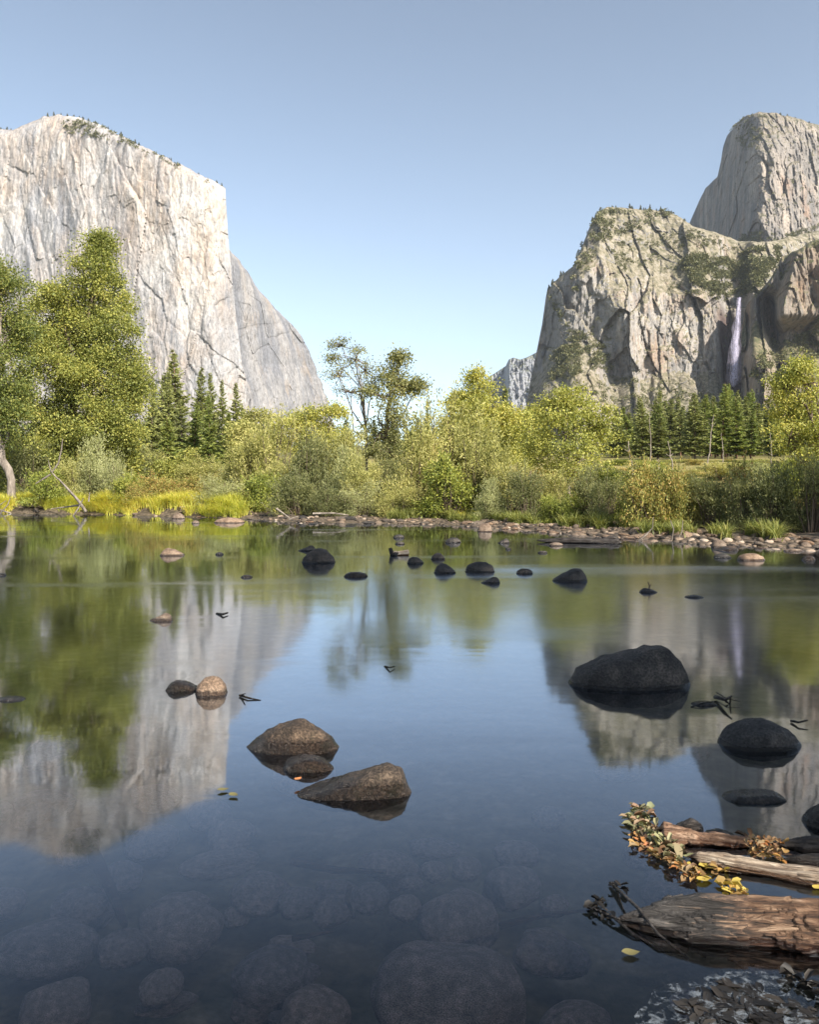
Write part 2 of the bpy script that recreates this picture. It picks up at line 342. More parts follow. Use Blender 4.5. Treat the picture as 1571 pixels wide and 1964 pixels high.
# ------------------------------------------------------------------ terrain
SPX = [-1200, -400, 0, 160, 330, 480, 560, 700, 850, 1000, 1100, 1250, 1400, 1571, 1900, 2600]
SPY = [974, 980, 984, 986, 990, 995, 1001, 1003, 1006, 1015, 1024, 1034, 1044, 1052, 1064, 1080]
def shoreD(px): return CH * F / (np.interp(px, SPX, SPY) - HZ)
def gz(x, y):
    x = np.asarray(x, float); y = np.asarray(y, float)
    ys = np.maximum(y, 4.0); px = CX + x / ys * F
    sd = shoreD(px) + .6 * fbm(x * .25, y * .25, 0, 3, 5)
    s = y - sd
    far = np.interp(s, [-40, -14, -6, -2, 0, .8, 4, 9, 20, 60, 100, 170, 280, 600, 1200, 2200, 12000],
                    [-.5, -.55, -.42, -.18, 0, .10, .22, .55, .95, 2.2, 4.2, 7.2, 13, 26, 55, 110, 400])
    lb = sstep(520, 420, px)     # steeper grassy bank on the left
    far = far + lb * np.interp(s, [0, .6, 4, 14, 40], [0, .35, .45, .3, 0])
    nb = x - .72 * y - 2.6; nb2 = (-y - 1.0) * .9
    q = np.maximum(nb, nb2)
    near = np.interp(q, [-3, -1, 0, 1, 4, 12, 60, 400], [-9, -.30, 0, .25, .7, 1.4, 4, 20])
    bedn = .05 * fbm(x * 1.3, y * 1.3, 0, 3, 9)
    r = np.hypot(x, y)
    return np.maximum(far, near) + bedn * sstep(80, 5, r) + sstep(60, 400, r) * 1.5 * fbm(x * .01, y * .01, 0, 4, 3)
def build_ground():
    th = np.concatenate([np.linspace(-180, -35, 90, endpoint=False), np.linspace(-35, 35, 420, endpoint=False), np.linspace(35, 180, 91)[:-1]])
    th = np.radians(th); r = np.concatenate([[0.02], np.geomspace(.3, 12000, 330)])
    X = np.sin(th)[:, None] * r[None]; Y = np.cos(th)[:, None] * r[None]
    Z = gz(X, Y)
    V = np.stack([X, Y, Z], -1).reshape(-1, 3)
    Q = gridq(len(th), len(r), 0, True)[:, ::-1]
    o = obj('ground', mesh_from('ground', V, Q, ground_mat(), True)); tag(o, kind='structure')
    wx = np.concatenate([np.linspace(-160, -20, 8)[:-1], np.linspace(-20, 20, 21), np.linspace(20, 90, 6)[1:]]); wy = np.linspace(-6, 62, 40)
    A, B = np.meshgrid(wx, wy, indexing='ij')
    V = np.stack([A, B, A * 0], -1).reshape(-1, 3)
    o = obj('river', mesh_from('river', V, gridq(len(wx), len(wy)), water_mat(), True)); tag(o, kind='structure')
build_ground()

# ------------------------------------------------------------------ cliffs
def worley(x, z, s):
    """nearest jittered cell: its random value, the offset from its centre and the distance to its rim"""
    xi = np.floor(x).astype(np.int64); zi = np.floor(z).astype(np.int64)
    b1 = np.full(x.shape, 9.); b2 = b1.copy(); hv = np.zeros(x.shape); dx = np.zeros(x.shape); dz = np.zeros(x.shape)
    for i in (-1, 0, 1):
        for j in (-1, 0, 1):
            cx = xi + i; cz = zi + j
            ox = cx + .5 + .46 * _h(cx, cz, cx * 0, s); oz = cz + .5 + .46 * _h(cx, cz, cx * 0, s + 1)
            d = (x - ox) ** 2 + (z - oz) ** 2; m = d < b1
            b2 = np.where(m, b1, np.minimum(b2, d)); hv = np.where(m, _h(cx, cz, cx * 0, s + 2), hv)
            dx = np.where(m, x - ox, dx); dz = np.where(m, z - oz, dz); b1 = np.where(m, d, b1)
    return hv, dx, dz, np.sqrt(b2) - np.sqrt(b1)
def relief(X, Z, s, A):
    """metres of relief towards (-) or away from (+) the viewer: buttresses, tilted slabs, joints"""
    wx = X + 9 * fbm(X / 60, Z / 120, 0, 4, s + 50); wz = Z + 14 * fbm(X / 40, Z / 70, 3, 4, s + 60)
    r = A[0] * ridge(wx / 190, wz / 1100, 0, 4, s) + A[1] * fbm(wx / 60, wz / 300, 1, 6, s + 3, .62)
    for sc, sz, k, q in ((105, 330, 1.0, 1), (38, 110, .55, 2), (16, 44, .3, 3)):
        hv, dx, dz, e = worley((wx + .22 * wz * (1 if q == 2 else -.15)) / sc, wz / sz, s + 100 * q)
        h2 = np.sin(hv * 97.0); h3 = np.sin(hv * 53.0)
        r += A[2] * k * (hv * 1.5 + h2 * dx * 3.2 + h3 * dz * 1.6)
        r += A[3] * k * np.exp(-(e / (.05, .05, .10, .16)[q]) ** 2) * sstep(-.15, .5, fbm(X / 120, Z / 120, q, 3, s + 9 * q))
    r += A[4] * fbm(X / 9, Z / 18, 6, 4, s + 19, .6)
    return r
def patch(pxf, top, brk, base, D0f, cot_low, cot_high, nu, nv, seed, A, jag=2.0, backrows=10, extra=None):
    """columns u, rows base -> skyline -> over the back. Returns V, Q and the pixel/depth lookup"""
    u = np.linspace(0, 1, nu)[:, None]; v = np.linspace(0, 1, nv)[None, :]
    px0 = pxf(u, 0.0)
    T = sum(np.interp(px0 + k, *top) for k in (-9, -6, -3, 0, 3, 6, 9)) / 7 if top[1][-1] > 355 and top[0][0] < -400 else np.interp(px0, *top)
    T = T + jag * fbm(px0 / 14, 0, 0, 4, seed + 90)
    B = np.full_like(T, base) if np.isscalar(base) else np.interp(px0, *base)
    py = B + (T - B) * v
    px = pxf(u, py)
    K = np.interp(px, *brk) + 8 * fbm(px / 25, 0, 0, 3, seed + 91) if brk else np.full_like(px, -1e4)
    hi = sstep(K + 12, K - 12, py)
    c = cot_low * (1 - hi) + cot_high * hi
    dpy = np.concatenate([np.zeros((nu, 1)), -np.diff(py, axis=1)], 1)
    D = D0f(px, py) * (1 + np.cumsum(c * dpy / F, axis=1))
    X = (px - CX) / F * D; Z = CH + (HZ - py) / F * D
    D = D + relief(X, Z, seed, A) * (1 - (.3 if cot_high > 1.2 else 0) * hi)
    if extra is not None: D = D + extra(px, py)
    # skyline rolls over
    up = (py - T) / (B - T + 1e-6) * (B - T)
    D = D + 26 * np.exp(-up / 4.0)
    X = (px - CX) / F * D; Z = CH + (HZ - py) / F * D
    P = np.stack([X, D, Z], -1)
    back = []
    for k in range(1, backrows + 1):
        q = P[:, -1].copy(); st = (k / backrows) ** 1.4
        q[:, 1] += 600 * st; q[:, 0] += 600 * st * (q[:, 0] / q[:, 1]) ; q[:, 2] = q[:, 2] * (1 - .9 * st ** 1.5) - 2 * k
        back.append(q)
    P2 = np.concatenate([P, np.stack(back, 1)], 1)
    V = P2.reshape(-1, 3)
    return V, gridq(nu, nv + backrows), px, py, P
CL = {}
def surf_at(key, px, py):
    """nearest surface point on a built cliff for picture directions"""
    PX, PY, P = CL[key]; u0 = np.searchsorted(PX[:, 0], px).clip(0, PX.shape[0] - 1)
    out = []
    for i, (a, b) in enumerate(zip(px, py)):
        j = np.argmin((PX[:, ::4] - a) ** 2 + (PY[:, ::4] - b) ** 2)
        n4 = PX[:, ::4].shape[1]; out.append(P[:, ::4].reshape(-1, 3)[j])
    return np.array(out)

# left wall: big face plus the receding flank beyond its prow
SKY1 = ([-420, -250, -120, 0, 25, 42, 63, 84, 105, 126, 155, 189, 218, 252, 294, 336, 378, 403, 420, 432], [330, 290, 262, 250, 249, 242, 233, 225, 222, 221, 226, 239, 254, 270, 291, 312, 332, 344, 353, 363])
nose = lambda py: np.interp(py, [360, 400, 485, 600, 700, 800, 850], [432, 434, 440, 452, 464, 490, 510])
def pxf1(u, py):
    b = -420 + (432 + 420) * u
    return b + (nose(py) - 432) * u ** 3 if not np.isscalar(py) else b
def d1(px, py): return 2050 - 260 * sstep(-420, 430, px) + 70 * sstep(400, 470, px)
V1, Q1, PX, PY, P = patch(pxf1, SKY1, ([-420, 0, 120, 200, 300, 432], [330, 262, 262, 262, 290, 355]), 850, d1, .10, .65, 620, 420, 11, (15, 9, 2.5, 3.2, 2.3), 3.5)
CL["E"] = (PX, PY, P); NOSE_PY = PY[-1, :420]; NOSE_D = np.polyval(np.polyfit(NOSE_PY, P[-1, :420, 1], 2), NOSE_PY)
RX = lambda py: np.interp(py, [478, 486, 502, 525, 553, 595, 624, 645, 666, 696, 725, 761, 800, 850], [440, 444, 461, 477, 494, 531, 561, 579, 590, 603, 612, 626, 637, 650])
def flank(seed=31, nu=230, nv=300):
    u = np.linspace(0, 1, nu)[:, None]; v = np.linspace(0, 1, nv)[None]
    py = 850 + (480 - 850) * v + 0 * u
    l = nose(py) - 6; r = RX(py) + 3.5 * fbm(py / 16, 0, 0, 5, seed, .6)
    px = l + (r - l) * u
    Dm = np.interp(py[0], NOSE_PY[::-1], NOSE_D[::-1])[None] if NOSE_PY[0] > NOSE_PY[-1] else np.interp(py[0], NOSE_PY, NOSE_D)[None]; D = Dm + 6 + (px - l) * 3.0 + 60 * u ** 8
    X = (px - CX) / F * D; Z = CH + (HZ - py) / F * D
    D = D + relief(X, Z, seed, (16, 10, 2.6, 3, 2.4)) * sstep(0, .06, u)
    P = np.stack([(px - CX) / F * D, D, CH + (HZ - py) / F * D], -1)
    back = []
    for k in range(1, 9):
        q = P[-1].copy(); q[:, 1] += 90 * k; q[:, 0] = q[:, 0] - 16 * k; q[:, 2] -= 2 * k; back.append(q)
    P2 = np.concatenate([P, np.stack(back)], 0)
    return P2.reshape(-1, 3), gridq(nu + 8, nv)
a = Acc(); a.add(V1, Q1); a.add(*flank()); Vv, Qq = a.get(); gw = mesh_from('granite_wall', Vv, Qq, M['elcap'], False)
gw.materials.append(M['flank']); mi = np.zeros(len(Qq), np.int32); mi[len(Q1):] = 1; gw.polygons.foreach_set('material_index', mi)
tag(obj('granite_wall', gw), 'huge pale granite wall with a sheer prow on the left of the valley', 'cliff', kind='structure')

# far buttress down the valley
SKY5 = ([880, 925, 940, 955, 970, 976, 985, 998, 1010, 1030, 1060, 1120], [800, 735, 722, 712, 703, 690, 686, 690, 686, 676, 668, 660])
V, Q, PX, PY, P = patch(lambda u, py: 880 + 240 * u + 0 * py, SKY5, ([880, 960, 972, 1010, 1120], [700, 700, 640, 650, 655]), 860,
    lambda px, py: 4600 + 420 * sstep(976, 966, px) + 0 * py, .12, 1.0, 200, 140, 71, (60, 40, 12, 20, 14), 1.2)
tag(obj('far_buttress', mesh_from('far_buttress', V, Q, M['far'], False)), 'hazy blue grey buttress far down the valley beside the right cliff', 'cliff', kind='structure')

# high dome, top right
SKY2 = ([1280, 1315, 1323, 1340, 1353, 1376, 1383, 1387, 1395, 1408, 1425, 1440, 1455, 1489, 1515, 1545, 1571, 1640, 1760], [560, 450, 426, 388, 362, 341, 311, 285, 260, 243, 227, 220, 216, 218, 226, 234, 240, 268, 340])
def dA(px, py): return 2500 + .045 * (px - 1490) ** 2 * (px < 1490) + .012 * (px - 1490) ** 2 * (px >= 1490) - 60 * np.exp(-((px - 1440 - (py - 217) * .05) / 28) ** 2) + 40 * sstep(1480, 1560, px)
V, Q, PX, PY, P = patch(lambda u, py: 1280 + 480 * u + 0 * py, SKY2, ([1280, 1390, 1420, 1500, 1571, 1760], [380, 300, 290, 272, 285, 380]), 560, dA, .20, .75, 380, 330, 41, (26, 26, 6.5, 7, 7), 3.5)
CL['A'] = (PX, PY, P)
tag(obj('rounded_summit', mesh_from('rounded_summit', V, Q, M['cliffA'], False)), 'tall rounded grey granite summit in the top right corner', 'cliff', kind='structure')

# main right cliff with its brushy shelf
SKY3 = ([985, 1004, 1012, 1018, 1030, 1040, 1048, 1062, 1085, 1100, 1108, 1118, 1130, 1145, 1165, 1200, 1245, 1280, 1300, 1325, 1350, 1390, 1420, 1450, 1490, 1540, 1620, 1760],
        [840, 800, 762, 725, 670, 620, 566, 540, 523, 512, 490, 472, 440, 407, 397, 398, 403, 406, 415, 431, 440, 452, 463, 466, 462, 448, 436, 430])
BRK3 = ([985, 1040, 1060, 1105, 1150, 1200, 1240, 1280, 1330, 1380, 1430, 1470, 1760], [700, 600, 565, 535, 500, 530, 552, 556, 566, 573, 574, 570, 560])
def dB(px, py):
    D = 1520 + 150 * sstep(1120, 1005, px) + 0 * py
    D = D + 70 * np.exp(-((px - 1412) / 26) ** 4)                 # alcove behind the fall
    D = D - 50 * np.exp(-((px - 1200 - (py - 600) * .1) / 30) ** 2) * sstep(500, 600, py)
    D = D - 30 * np.exp(-((px - 1330) / 35) ** 2)
    D = D + 120 * sstep(1440, 1560, px)
    return D
def exB(px, py):
    # brushy bench low on the left of the face, apron of boulders at the foot
    return -90 * sstep(640, 740, py + .35 * (px - 1100)) * sstep(1190, 1130, px) * sstep(1010, 1050, px) - 130 * sstep(715, 800, py + 10 * vn(px / 20, 0, 0, 3)) 
V, Q, PX, PY, P = patch(lambda u, py: 985 + 775 * u + 0 * py, SKY3, BRK3, 860, dB, .16, 1.35, 620, 420, 51, (22, 20, 8, 9, 7), 3.5, extra=exB)
CL['B'] = (PX, PY, P)
tag(obj('waterfall_cliff', mesh_from('waterfall_cliff', V, Q, M['cliffB'], False)), 'broad brown and grey granite cliff with a brushy shelf, right of the valley', 'cliff', kind='structure')

# buttress right of the fall
SKY4 = ([1422, 1430, 1445, 1468, 1482, 1492, 1500, 1530, 1560, 1620, 1700, 1800], [640, 590, 569, 548, 528, 508, 492, 480, 462, 450, 440, 440])
def dC(px, py):
    D = 1400 + 110 * sstep(1450, 1424, px) + 0 * py
    D = D - 60 * sstep(1490, 1512, px + .25 * (py - 560)) * sstep(640, 600, py)
    D = D + 70 * np.exp(-((px - 1478 - .15 * (py - 620)) / 16) ** 2) * sstep(540, 590, py)
    return D
V, Q, PX, PY, P = patch(lambda u, py: 1422 + 378 * u + 0 * py, SKY4, ([1422, 1500, 1560, 1800], [500, 480, 455, 430]), 860, dC, .18, .9, 330, 330, 61, (24, 22, 9, 9, 6), 3.5,
    extra=lambda px, py: -120 * sstep(640, 720, py - .5 * (px - 1500)))
CL['C'] = (PX, PY, P)
tag(obj('stained_buttress', mesh_from('stained_buttress', V, Q, M['cliffC'], False)), 'rust stained rock buttress at the right edge beside the waterfall', 'cliff', kind='structure')

# waterfall
def waterfall():
    rng = np.random.default_rng(4); acc = Acc()
    def fallmat(al):
      m, nt, out = newmat('falling_water'); v = coords(nt, (.42, .42, .022)); n = noise(nt, v, 1, 7, .7, .3)
      d = N(nt, 'ShaderNodeBsdfPrincipled'); d.inputs['Roughness'].default_value = .5; d.inputs['Base Color'].default_value = (.46, .43, .56, 1)
      tr = N(nt, 'ShaderNodeBsdfTransparent'); ms = N(nt, 'ShaderNodeMixShader')
      nt.links.new(ramp(nt, n, [(.40, .0), (.64, al)]), ms.inputs[0]); nt.links.new(tr.outputs[0], ms.inputs[1]); nt.links.new(d.outputs[0], ms.inputs[2]); nt.links.new(ms.outputs[0], out.inputs[0]); return m
    t = np.linspace(0, 1, 90)
    parts = []
    for k in range(3):
        acc = Acc(); py = 571 + (742 - 571) * t; cx = 1419 - 13 * t ** .8 + 1.5 * vn(t * 6, k, 0, 2)
        hw = (3.2 + 11.5 * t ** 1.1) * (1.15 - .36 * k) * (1 + .25 * vn(t * 9, k, 3, 8)) * sstep(1.04, .9, t)
        D = 1440 - 12 * k - 30 * np.sqrt(t)
        a = np.linspace(0, 2 * np.pi, 25)[:-1]
        P = np.stack([(cx[:, None] + hw[:, None] * np.cos(a) - CX) / F * D[:, None], D[:, None] + 8 * np.sin(a) * (hw[:, None] / 12), CH + (HZ - py[:, None] + 0 * a) / F * D[:, None]], -1)
        acc.add(P.transpose(1, 0, 2).reshape(-1, 3), gridq(24, 90, 0, True))
        parts.append(acc.get())
    V = parts[0][0]; c = V.mean(0) * [1, 1, 0] + [0, 0, V[:, 2].min()]
    o = empty('waterfall', c)
    for (V, Q), al in zip(parts, (.22, .40, .55)): obj('water_veil', mesh_from('water_veil', V - c, Q, fallmat(al), True), o)
    tag(o, 'tall thin waterfall dropping from the shelf of the right cliff', 'waterfall')
waterfall()

# brush on the cliffs: uncountable cover, one mesh per cliff
def inpoly(px, py, poly):
    r = np.zeros(len(px), bool); n = len(poly)
    for i in range(n):
        x1, y1 = poly[i]; x2, y2 = poly[(i + 1) % n]
        c = ((y1 > py) != (y2 > py)) & (px < (x2 - x1) * (py - y1) / (y2 - y1 + 1e-9) + x1); r ^= c
    return r
def scrub(key, polys, name, label, seed):
    rng = np.random.default_rng(seed); C = []; R = []
    for poly, n, rr in polys:
        xs = [p[0] for p in poly]; ys = [p[1] for p in poly]
        x = rng.uniform(min(xs), max(xs), n * 6); y = rng.uniform(min(ys), max(ys), n * 6)
        k = inpoly(x, y, poly) & (fbm(x / 22, y / 12, 0, 3, seed) > -.12 + .2 * rng.random(len(x)) - .1)
        x, y = x[k][:n], y[k][:n]
        C.append(surf_at(key, x, y)); R.append(rng.uniform(.5, 1.4, len(x)) * rr)
    C = np.concatenate(C); R = np.concatenate(R)
    n = 34; P = np.repeat(C, n, 0); r = np.repeat(R, n)
    d = rng.normal(size=P.shape); d /= np.linalg.norm(d, axis=1)[:, None]
    d[:, 2] = np.abs(d[:, 2]); d[:, 1] -= .3
    P = P + d * (r * rng.uniform(.35, 1, len(P)))[:, None] * [1, 1, 1.15]
    V, Q = leaves(P, d + rng.normal(size=P.shape) * .6, r * .55, r * .4, rng)
    c = np.array([V[:, 0].mean(), V[:, 1].mean(), V[:, 2].min()])
    tag(obj(name, mesh_from(name, V - c, Q, M['brush']), None, c), label, 'brush', kind='stuff')
scrub('B', [([(1300, 500), (1345, 492), (1400, 500), (1440, 478), (1500, 470), (1492, 505), (1460, 550), (1425, 572), (1380, 568), (1330, 545)], 1300, 5.5),
            ([(1160, 470), (1330, 440), (1420, 480), (1400, 500), (1300, 520), (1190, 520)], 320, 3.6),
            ([(1150, 400), (1300, 408), (1250, 430), (1150, 470), (1110, 560), (1085, 560), (1120, 480)], 160, 6),
            ([(1280, 545), (1400, 572), (1400, 580), (1280, 566)], 50, 4),
            ([(1050, 690), (1075, 660), (1110, 640), (1165, 668), (1172, 712), (1120, 716), (1060, 738)], 420, 4.6),
            ([(1050, 560), (1080, 600), (1130, 660), (1100, 665), (1080, 640)], 60, 5),
            ([(1010, 740), (1180, 720), (1400, 750), (1400, 790), (1000, 800)], 190, 5),
            ([(1050, 560), (1400, 590), (1380, 740), (1060, 740)], 60, 4)], 'shelf_brush', 'dark green brush and low trees over the shelf of the right cliff', 5)
scrub('A', [([(1395, 240), (1440, 222), (1480, 224), (1470, 250), (1440, 290), (1430, 320), (1440, 300), (1400, 262)], 150, 5.5),
            ([(1400, 470), (1450, 440), (1500, 455), (1571, 430), (1571, 465), (1420, 470)], 240, 6), ([(1440, 230), (1571, 260), (1571, 440), (1480, 430)], 50, 6)], 'summit_brush', 'scattered dark brush over the rounded summit', 6)
scrub('C', [([(1490, 700), (1510, 660), (1571, 610), (1600, 640), (1571, 690), (1500, 745), (1460, 750)], 300, 5), ([(1440, 720), (1480, 640), (1500, 650), (1480, 750)], 40, 6), ([(1440, 570), (1571, 460), (1571, 475), (1450, 575)], 40, 4)], 'buttress_brush', 'shaded brush on the foot of the rust stained buttress', 7)
scrub('E', [([(120, 226), (200, 246), (260, 275), (240, 276), (200, 268), (130, 262)], 90, 5), ([(150, 224), (300, 292), (430, 358), (425, 364), (290, 302), (150, 240)], 110, 4.5)], 'rim_brush', 'sparse dark brush along the rim of the pale granite wall', 8)
# ------------------------------------------------------------------ conifers
def conifer_mesh(h, rb, seed, mat='needle', bark='bark', low=.12, full=1.0, size=1.0):
    rng = np.random.default_rng(seed); P = []; D = []; Ls = []
    acc = Acc(); lean = rng.normal(size=2) * .022 * h
    cx = lambda z: np.array([lean[0] * (z / h) ** 2, lean[1] * (z / h) ** 2])
    zz = np.linspace(0, h, 12); acc.add(*tube([(*cx(z), z) for z in zz], np.maximum(.012 * h * (1 - zz / h) ** .8, .02) + .01, 8))
    z = low * h
    while z < h * .985:
        t = (z / h - low) / (1 - low); R = rb * (1 - t) ** .85 * (.6 + .4 * min(1, t * 6 + .35))
        for k in range(int(rng.integers(4, 7) * full)):
            if rng.random() < .18: continue
            az = rng.uniform(0, 6.283); L = R * rng.uniform(.35, 1.25) + .12 * size
            d0 = np.array([math.cos(az), math.sin(az), 0]); droop = rng.uniform(.05, .4) * (1 - t) - .35 * t
            nseg = max(4, int(L / (.30 * size)))
            s = np.linspace(.12, 1, nseg); px = d0[None] * (L * s)[:, None]; px[:, 2] = -droop * L * s + .16 * L * s ** 2
            base = np.array([*cx(z), z + rng.normal() * .1])
            for side in (-1, 0, 1):
                m = len(s); dd = np.tile(d0, (m, 1)); per = np.array([-d0[1], d0[0], 0])
                dd = dd + per * side * rng.uniform(.7, 1.3, (m, 1)) + rng.normal(size=(m, 3)) * .22; dd[:, 2] -= .15
                P.append(base + px + rng.normal(size=(m, 3)) * .06 * size); D.append(dd); Ls.append((.42 + .4 * (1 - s)) * L ** .5 * .95 * size * rng.uniform(.7, 1.3, m))
            if L > 1.4: acc.add(*tube(base + np.stack([px[0], px[nseg // 2], px[-1]]), [.05, .03, .012], 4))
        z += rng.uniform(.26, .42) * size * (1.25 - .5 * t)
    P = np.concatenate(P); D = np.concatenate(D); Ls = np.concatenate(Ls)
    V, Q = leaves(P, D, Ls, Ls * .46, rng); tv, tq = acc.get()
    return mesh_from('trunk', tv, tq, M[bark], True), mesh_from('crown', V, Q, M[mat])
def conifer_at(name, meshes, loc, rotz, sc, label, group=None):
    o = empty(name, loc, rotz); obj('trunk', meshes[0], o); obj('crown', meshes[1], o); o.scale = sc
    return tag(o, label, 'conifer', group)
CM = [conifer_mesh(22, 3.6, 100 + i, mat, bark, low, full) for i, (mat, bark, low, full) in enumerate(
    [('needle', 'bark', .08, 1), ('needle', 'redbark', .16, 1), ('needleb', 'redbark', .10, 1.1), ('needle', 'bark', .22, .8), ('needleb', 'bark', .05, 1.2)])]
crng = np.random.default_rng(77)
def place_conifer(px, top, D, w, kind, label, group=None):
    x = (px - CX) / F * D; z0 = float(gz(x, D)) - .2; H = CH + (HZ - top) / F * D - z0
    wm = w / F * D
    return conifer_at('conifer', CM[kind], (x, D, z0), crng.uniform(0, 6), (wm / 6.3, wm / 6.3, H / 22), label, group)
GL = 'conifers before the pale granite wall'
for px, top, D, wd, k, lab in [
    (340, 668, 150, 64, 1, 'tallest pointed conifer in front of the pale granite wall'),
    (383, 702, 158, 48, 0, 'second tallest dark conifer, just right of the tallest one'),
    (405, 713, 165, 42, 0, 'slim dark conifer third in the row before the pale wall'),
    (426, 727, 170, 36, 0, 'narrow dark conifer left of the lone end spire'),
    (453, 733, 160, 44, 0, 'rightmost dark conifer spire against the pale wall'),
    (308, 712, 150, 46, 1, 'conifer half hidden between the big oak and the tallest spire'),
    (322, 706, 140, 44, 0, 'dark conifer close on the left of the tallest spire'),
    (296, 735, 140, 40, 1, 'small conifer touching the big oak crown'),
    (402, 756, 120, 46, 4, 'bright yellow green conifer before the dark spires'),
    (372, 770, 125, 50, 2, 'broad mid green conifer below the second spire'),
    (350, 765, 130, 46, 3, 'thin trunked conifer below the tallest spire'),
    (440, 790, 120, 46, 4, 'low bright conifer near the willows'),
    (322, 800, 105, 60, 2, 'pale olive bushy conifer low beside the big oak'),
    (470, 775, 170, 34, 2, 'light conifer right of the end spire'),
    (970, 738, 190, 46, 0, 'dark conifer in front of the far hazy buttress'),
    (820, 768, 260, 22, 0, 'lone small conifer tip in the gap at mid valley')]:
    place_conifer(px, top, D, wd, k, lab, GL if px < 500 else None)
# the wood under the right cliff
rightlab = ['dark conifer in the wood below the right cliff', 'bright green conifer in the wood below the right cliff']
for i in range(74):
    px = 1175 + (i * 5.7 + crng.uniform(-6, 6)) + (0 if i < 73 else 0); D = crng.uniform(230, 400)
    top = np.interp(px, [1175, 1220, 1260, 1300, 1330, 1370, 1395, 1420, 1450, 1500, 1571], [800, 775, 765, 775, 758, 768, 745, 768, 762, 770, 760]) + crng.choice([-12, 0, 6, 18, 34, 52, 72]) + crng.uniform(-9, 9)
    k = crng.choice([0, 0, 1, 1, 3, 2, 4], p=[.13, .13, .14, .14, .10, .18, .18])
    place_conifer(px, top, D, crng.uniform(32, 52), k, rightlab[1] if k in (2, 4) else rightlab[0], 'conifers of the wood below the right cliff')
for px, top, wd, lab in [(1385, 748, 50, 'tall bright green pine standing forward at the middle of the right wood'), (1412, 762, 56, 'broad bright pine just right of the forward pine'), (1440, 785, 40, 'bright narrow pine near the right golden tree'),
                         (1333, 752, 52, 'tall dark conifer standing over the boulders of the right wood'), (1232, 770, 46, 'dark conifer at the left end of the right wood'), (1262, 800, 56, 'low dark conifer left in the right wood')]:
    place_conifer(px, top, 215, wd, 2 if 'bright' in lab else 0, lab)
for i in range(46):    # behind the shrubs at mid valley
    px = crng.uniform(480, 1190); D = crng.uniform(240, 420); place_conifer(px, crng.uniform(800, 850), D, crng.uniform(26, 44), crng.choice([0, 1, 2]), 'conifer tip showing behind the river shrubs', 'conifers behind the river shrubs')
for i in range(26):
    px = crng.uniform(-150, 330); D = crng.uniform(110, 200); place_conifer(px, crng.uniform(740, 840), D, crng.uniform(36, 60), crng.choice([0, 1, 3]), 'conifer in the dark wood behind the big oak', 'conifers behind the big oak')
# rim trees (a few pixels each)
tiny = conifer_mesh(16, 3.2, 300, 'brush', 'bark', .08, .7, 2.2)
tinyb = conifer_mesh(13, 3.9, 301, 'brush', 'bark', .15, .7, 2.4)
def rim(key, spots, lab, grp, seed):
    rng = np.random.default_rng(seed); PXg, PYg, P = CL[key]
    for px in spots:
        i = int(np.argmin(np.abs(PXg[:, -1] - px))); q = P[i, -1]; s = rng.uniform(.35, 1.0) ** 1.3
        o = conifer_at('rim_pine', tiny if rng.random() < .6 else tinyb, (q[0], q[1] + rng.uniform(-4, 10), q[2] - 3), rng.uniform(0, 6), (s, s, s * rng.uniform(.7, 1.1)), lab, grp)
rr_ = np.random.default_rng(21)
rim('E', np.concatenate([[2, 7, 14, 20, 90, 103, 116, 128, 140, 150, 159], 168 + 262 * rr_.random(26) ** 1.3]), 'tiny dark pine on the rim of the pale granite wall', 'pines on the rim of the pale granite wall', 1)
rim('B', np.concatenate([[1205, 1228, 1236, 1243, 1252, 1270, 1276, 1284, 1316], rr_.uniform(1150, 1300, 16), rr_.uniform(1052, 1145, 18)]), 'tiny dark pine on the crest of the waterfall cliff', 'pines on the crest of the waterfall cliff', 2)
rim('A', rr_.uniform(1396, 1571, 18), 'tiny pine on top of the rounded summit', 'pines on the rounded summit', 3)

# ------------------------------------------------------------------ broadleaf trees and shrubs
def crown(lobes, dens, L, Wd, rng, clump=.45, per=46, droop=.2, shell=.45, up=0.0):
    C = []; R = []
    for (x, y, z, a, b, c) in lobes:
        n = max(3, int(dens * (a * b * c) ** (2 / 3) * 4))
        d = rng.normal(size=(n, 3)); d /= np.linalg.norm(d, axis=1)[:, None]
        r = shell + (1 - shell) * rng.random(n) ** .6; r *= 1 + .16 * rng.normal(size=n).clip(-1.6, 1.6)
        C.append(np.array([x, y, z]) + d * r[:, None] * [a, b, c]); R.append(rng.uniform(.5, 1.35, n) * clump)
    C = np.concatenate(C); R = np.concatenate(R)
    n = per; cc = np.repeat(C, n, 0); r = np.repeat(R, n)
    off = rng.normal(size=cc.shape) * .5; P = cc + off * r[:, None] * [1, 1, .7]
    d = off * .8 + rng.normal(size=cc.shape) * .6; d[:, 2] += -droop + up
    l = L * rng.uniform(.6, 1.35, len(P))
    V, Q = leaves(P, d, l, l * Wd, rng); return V, Q, C
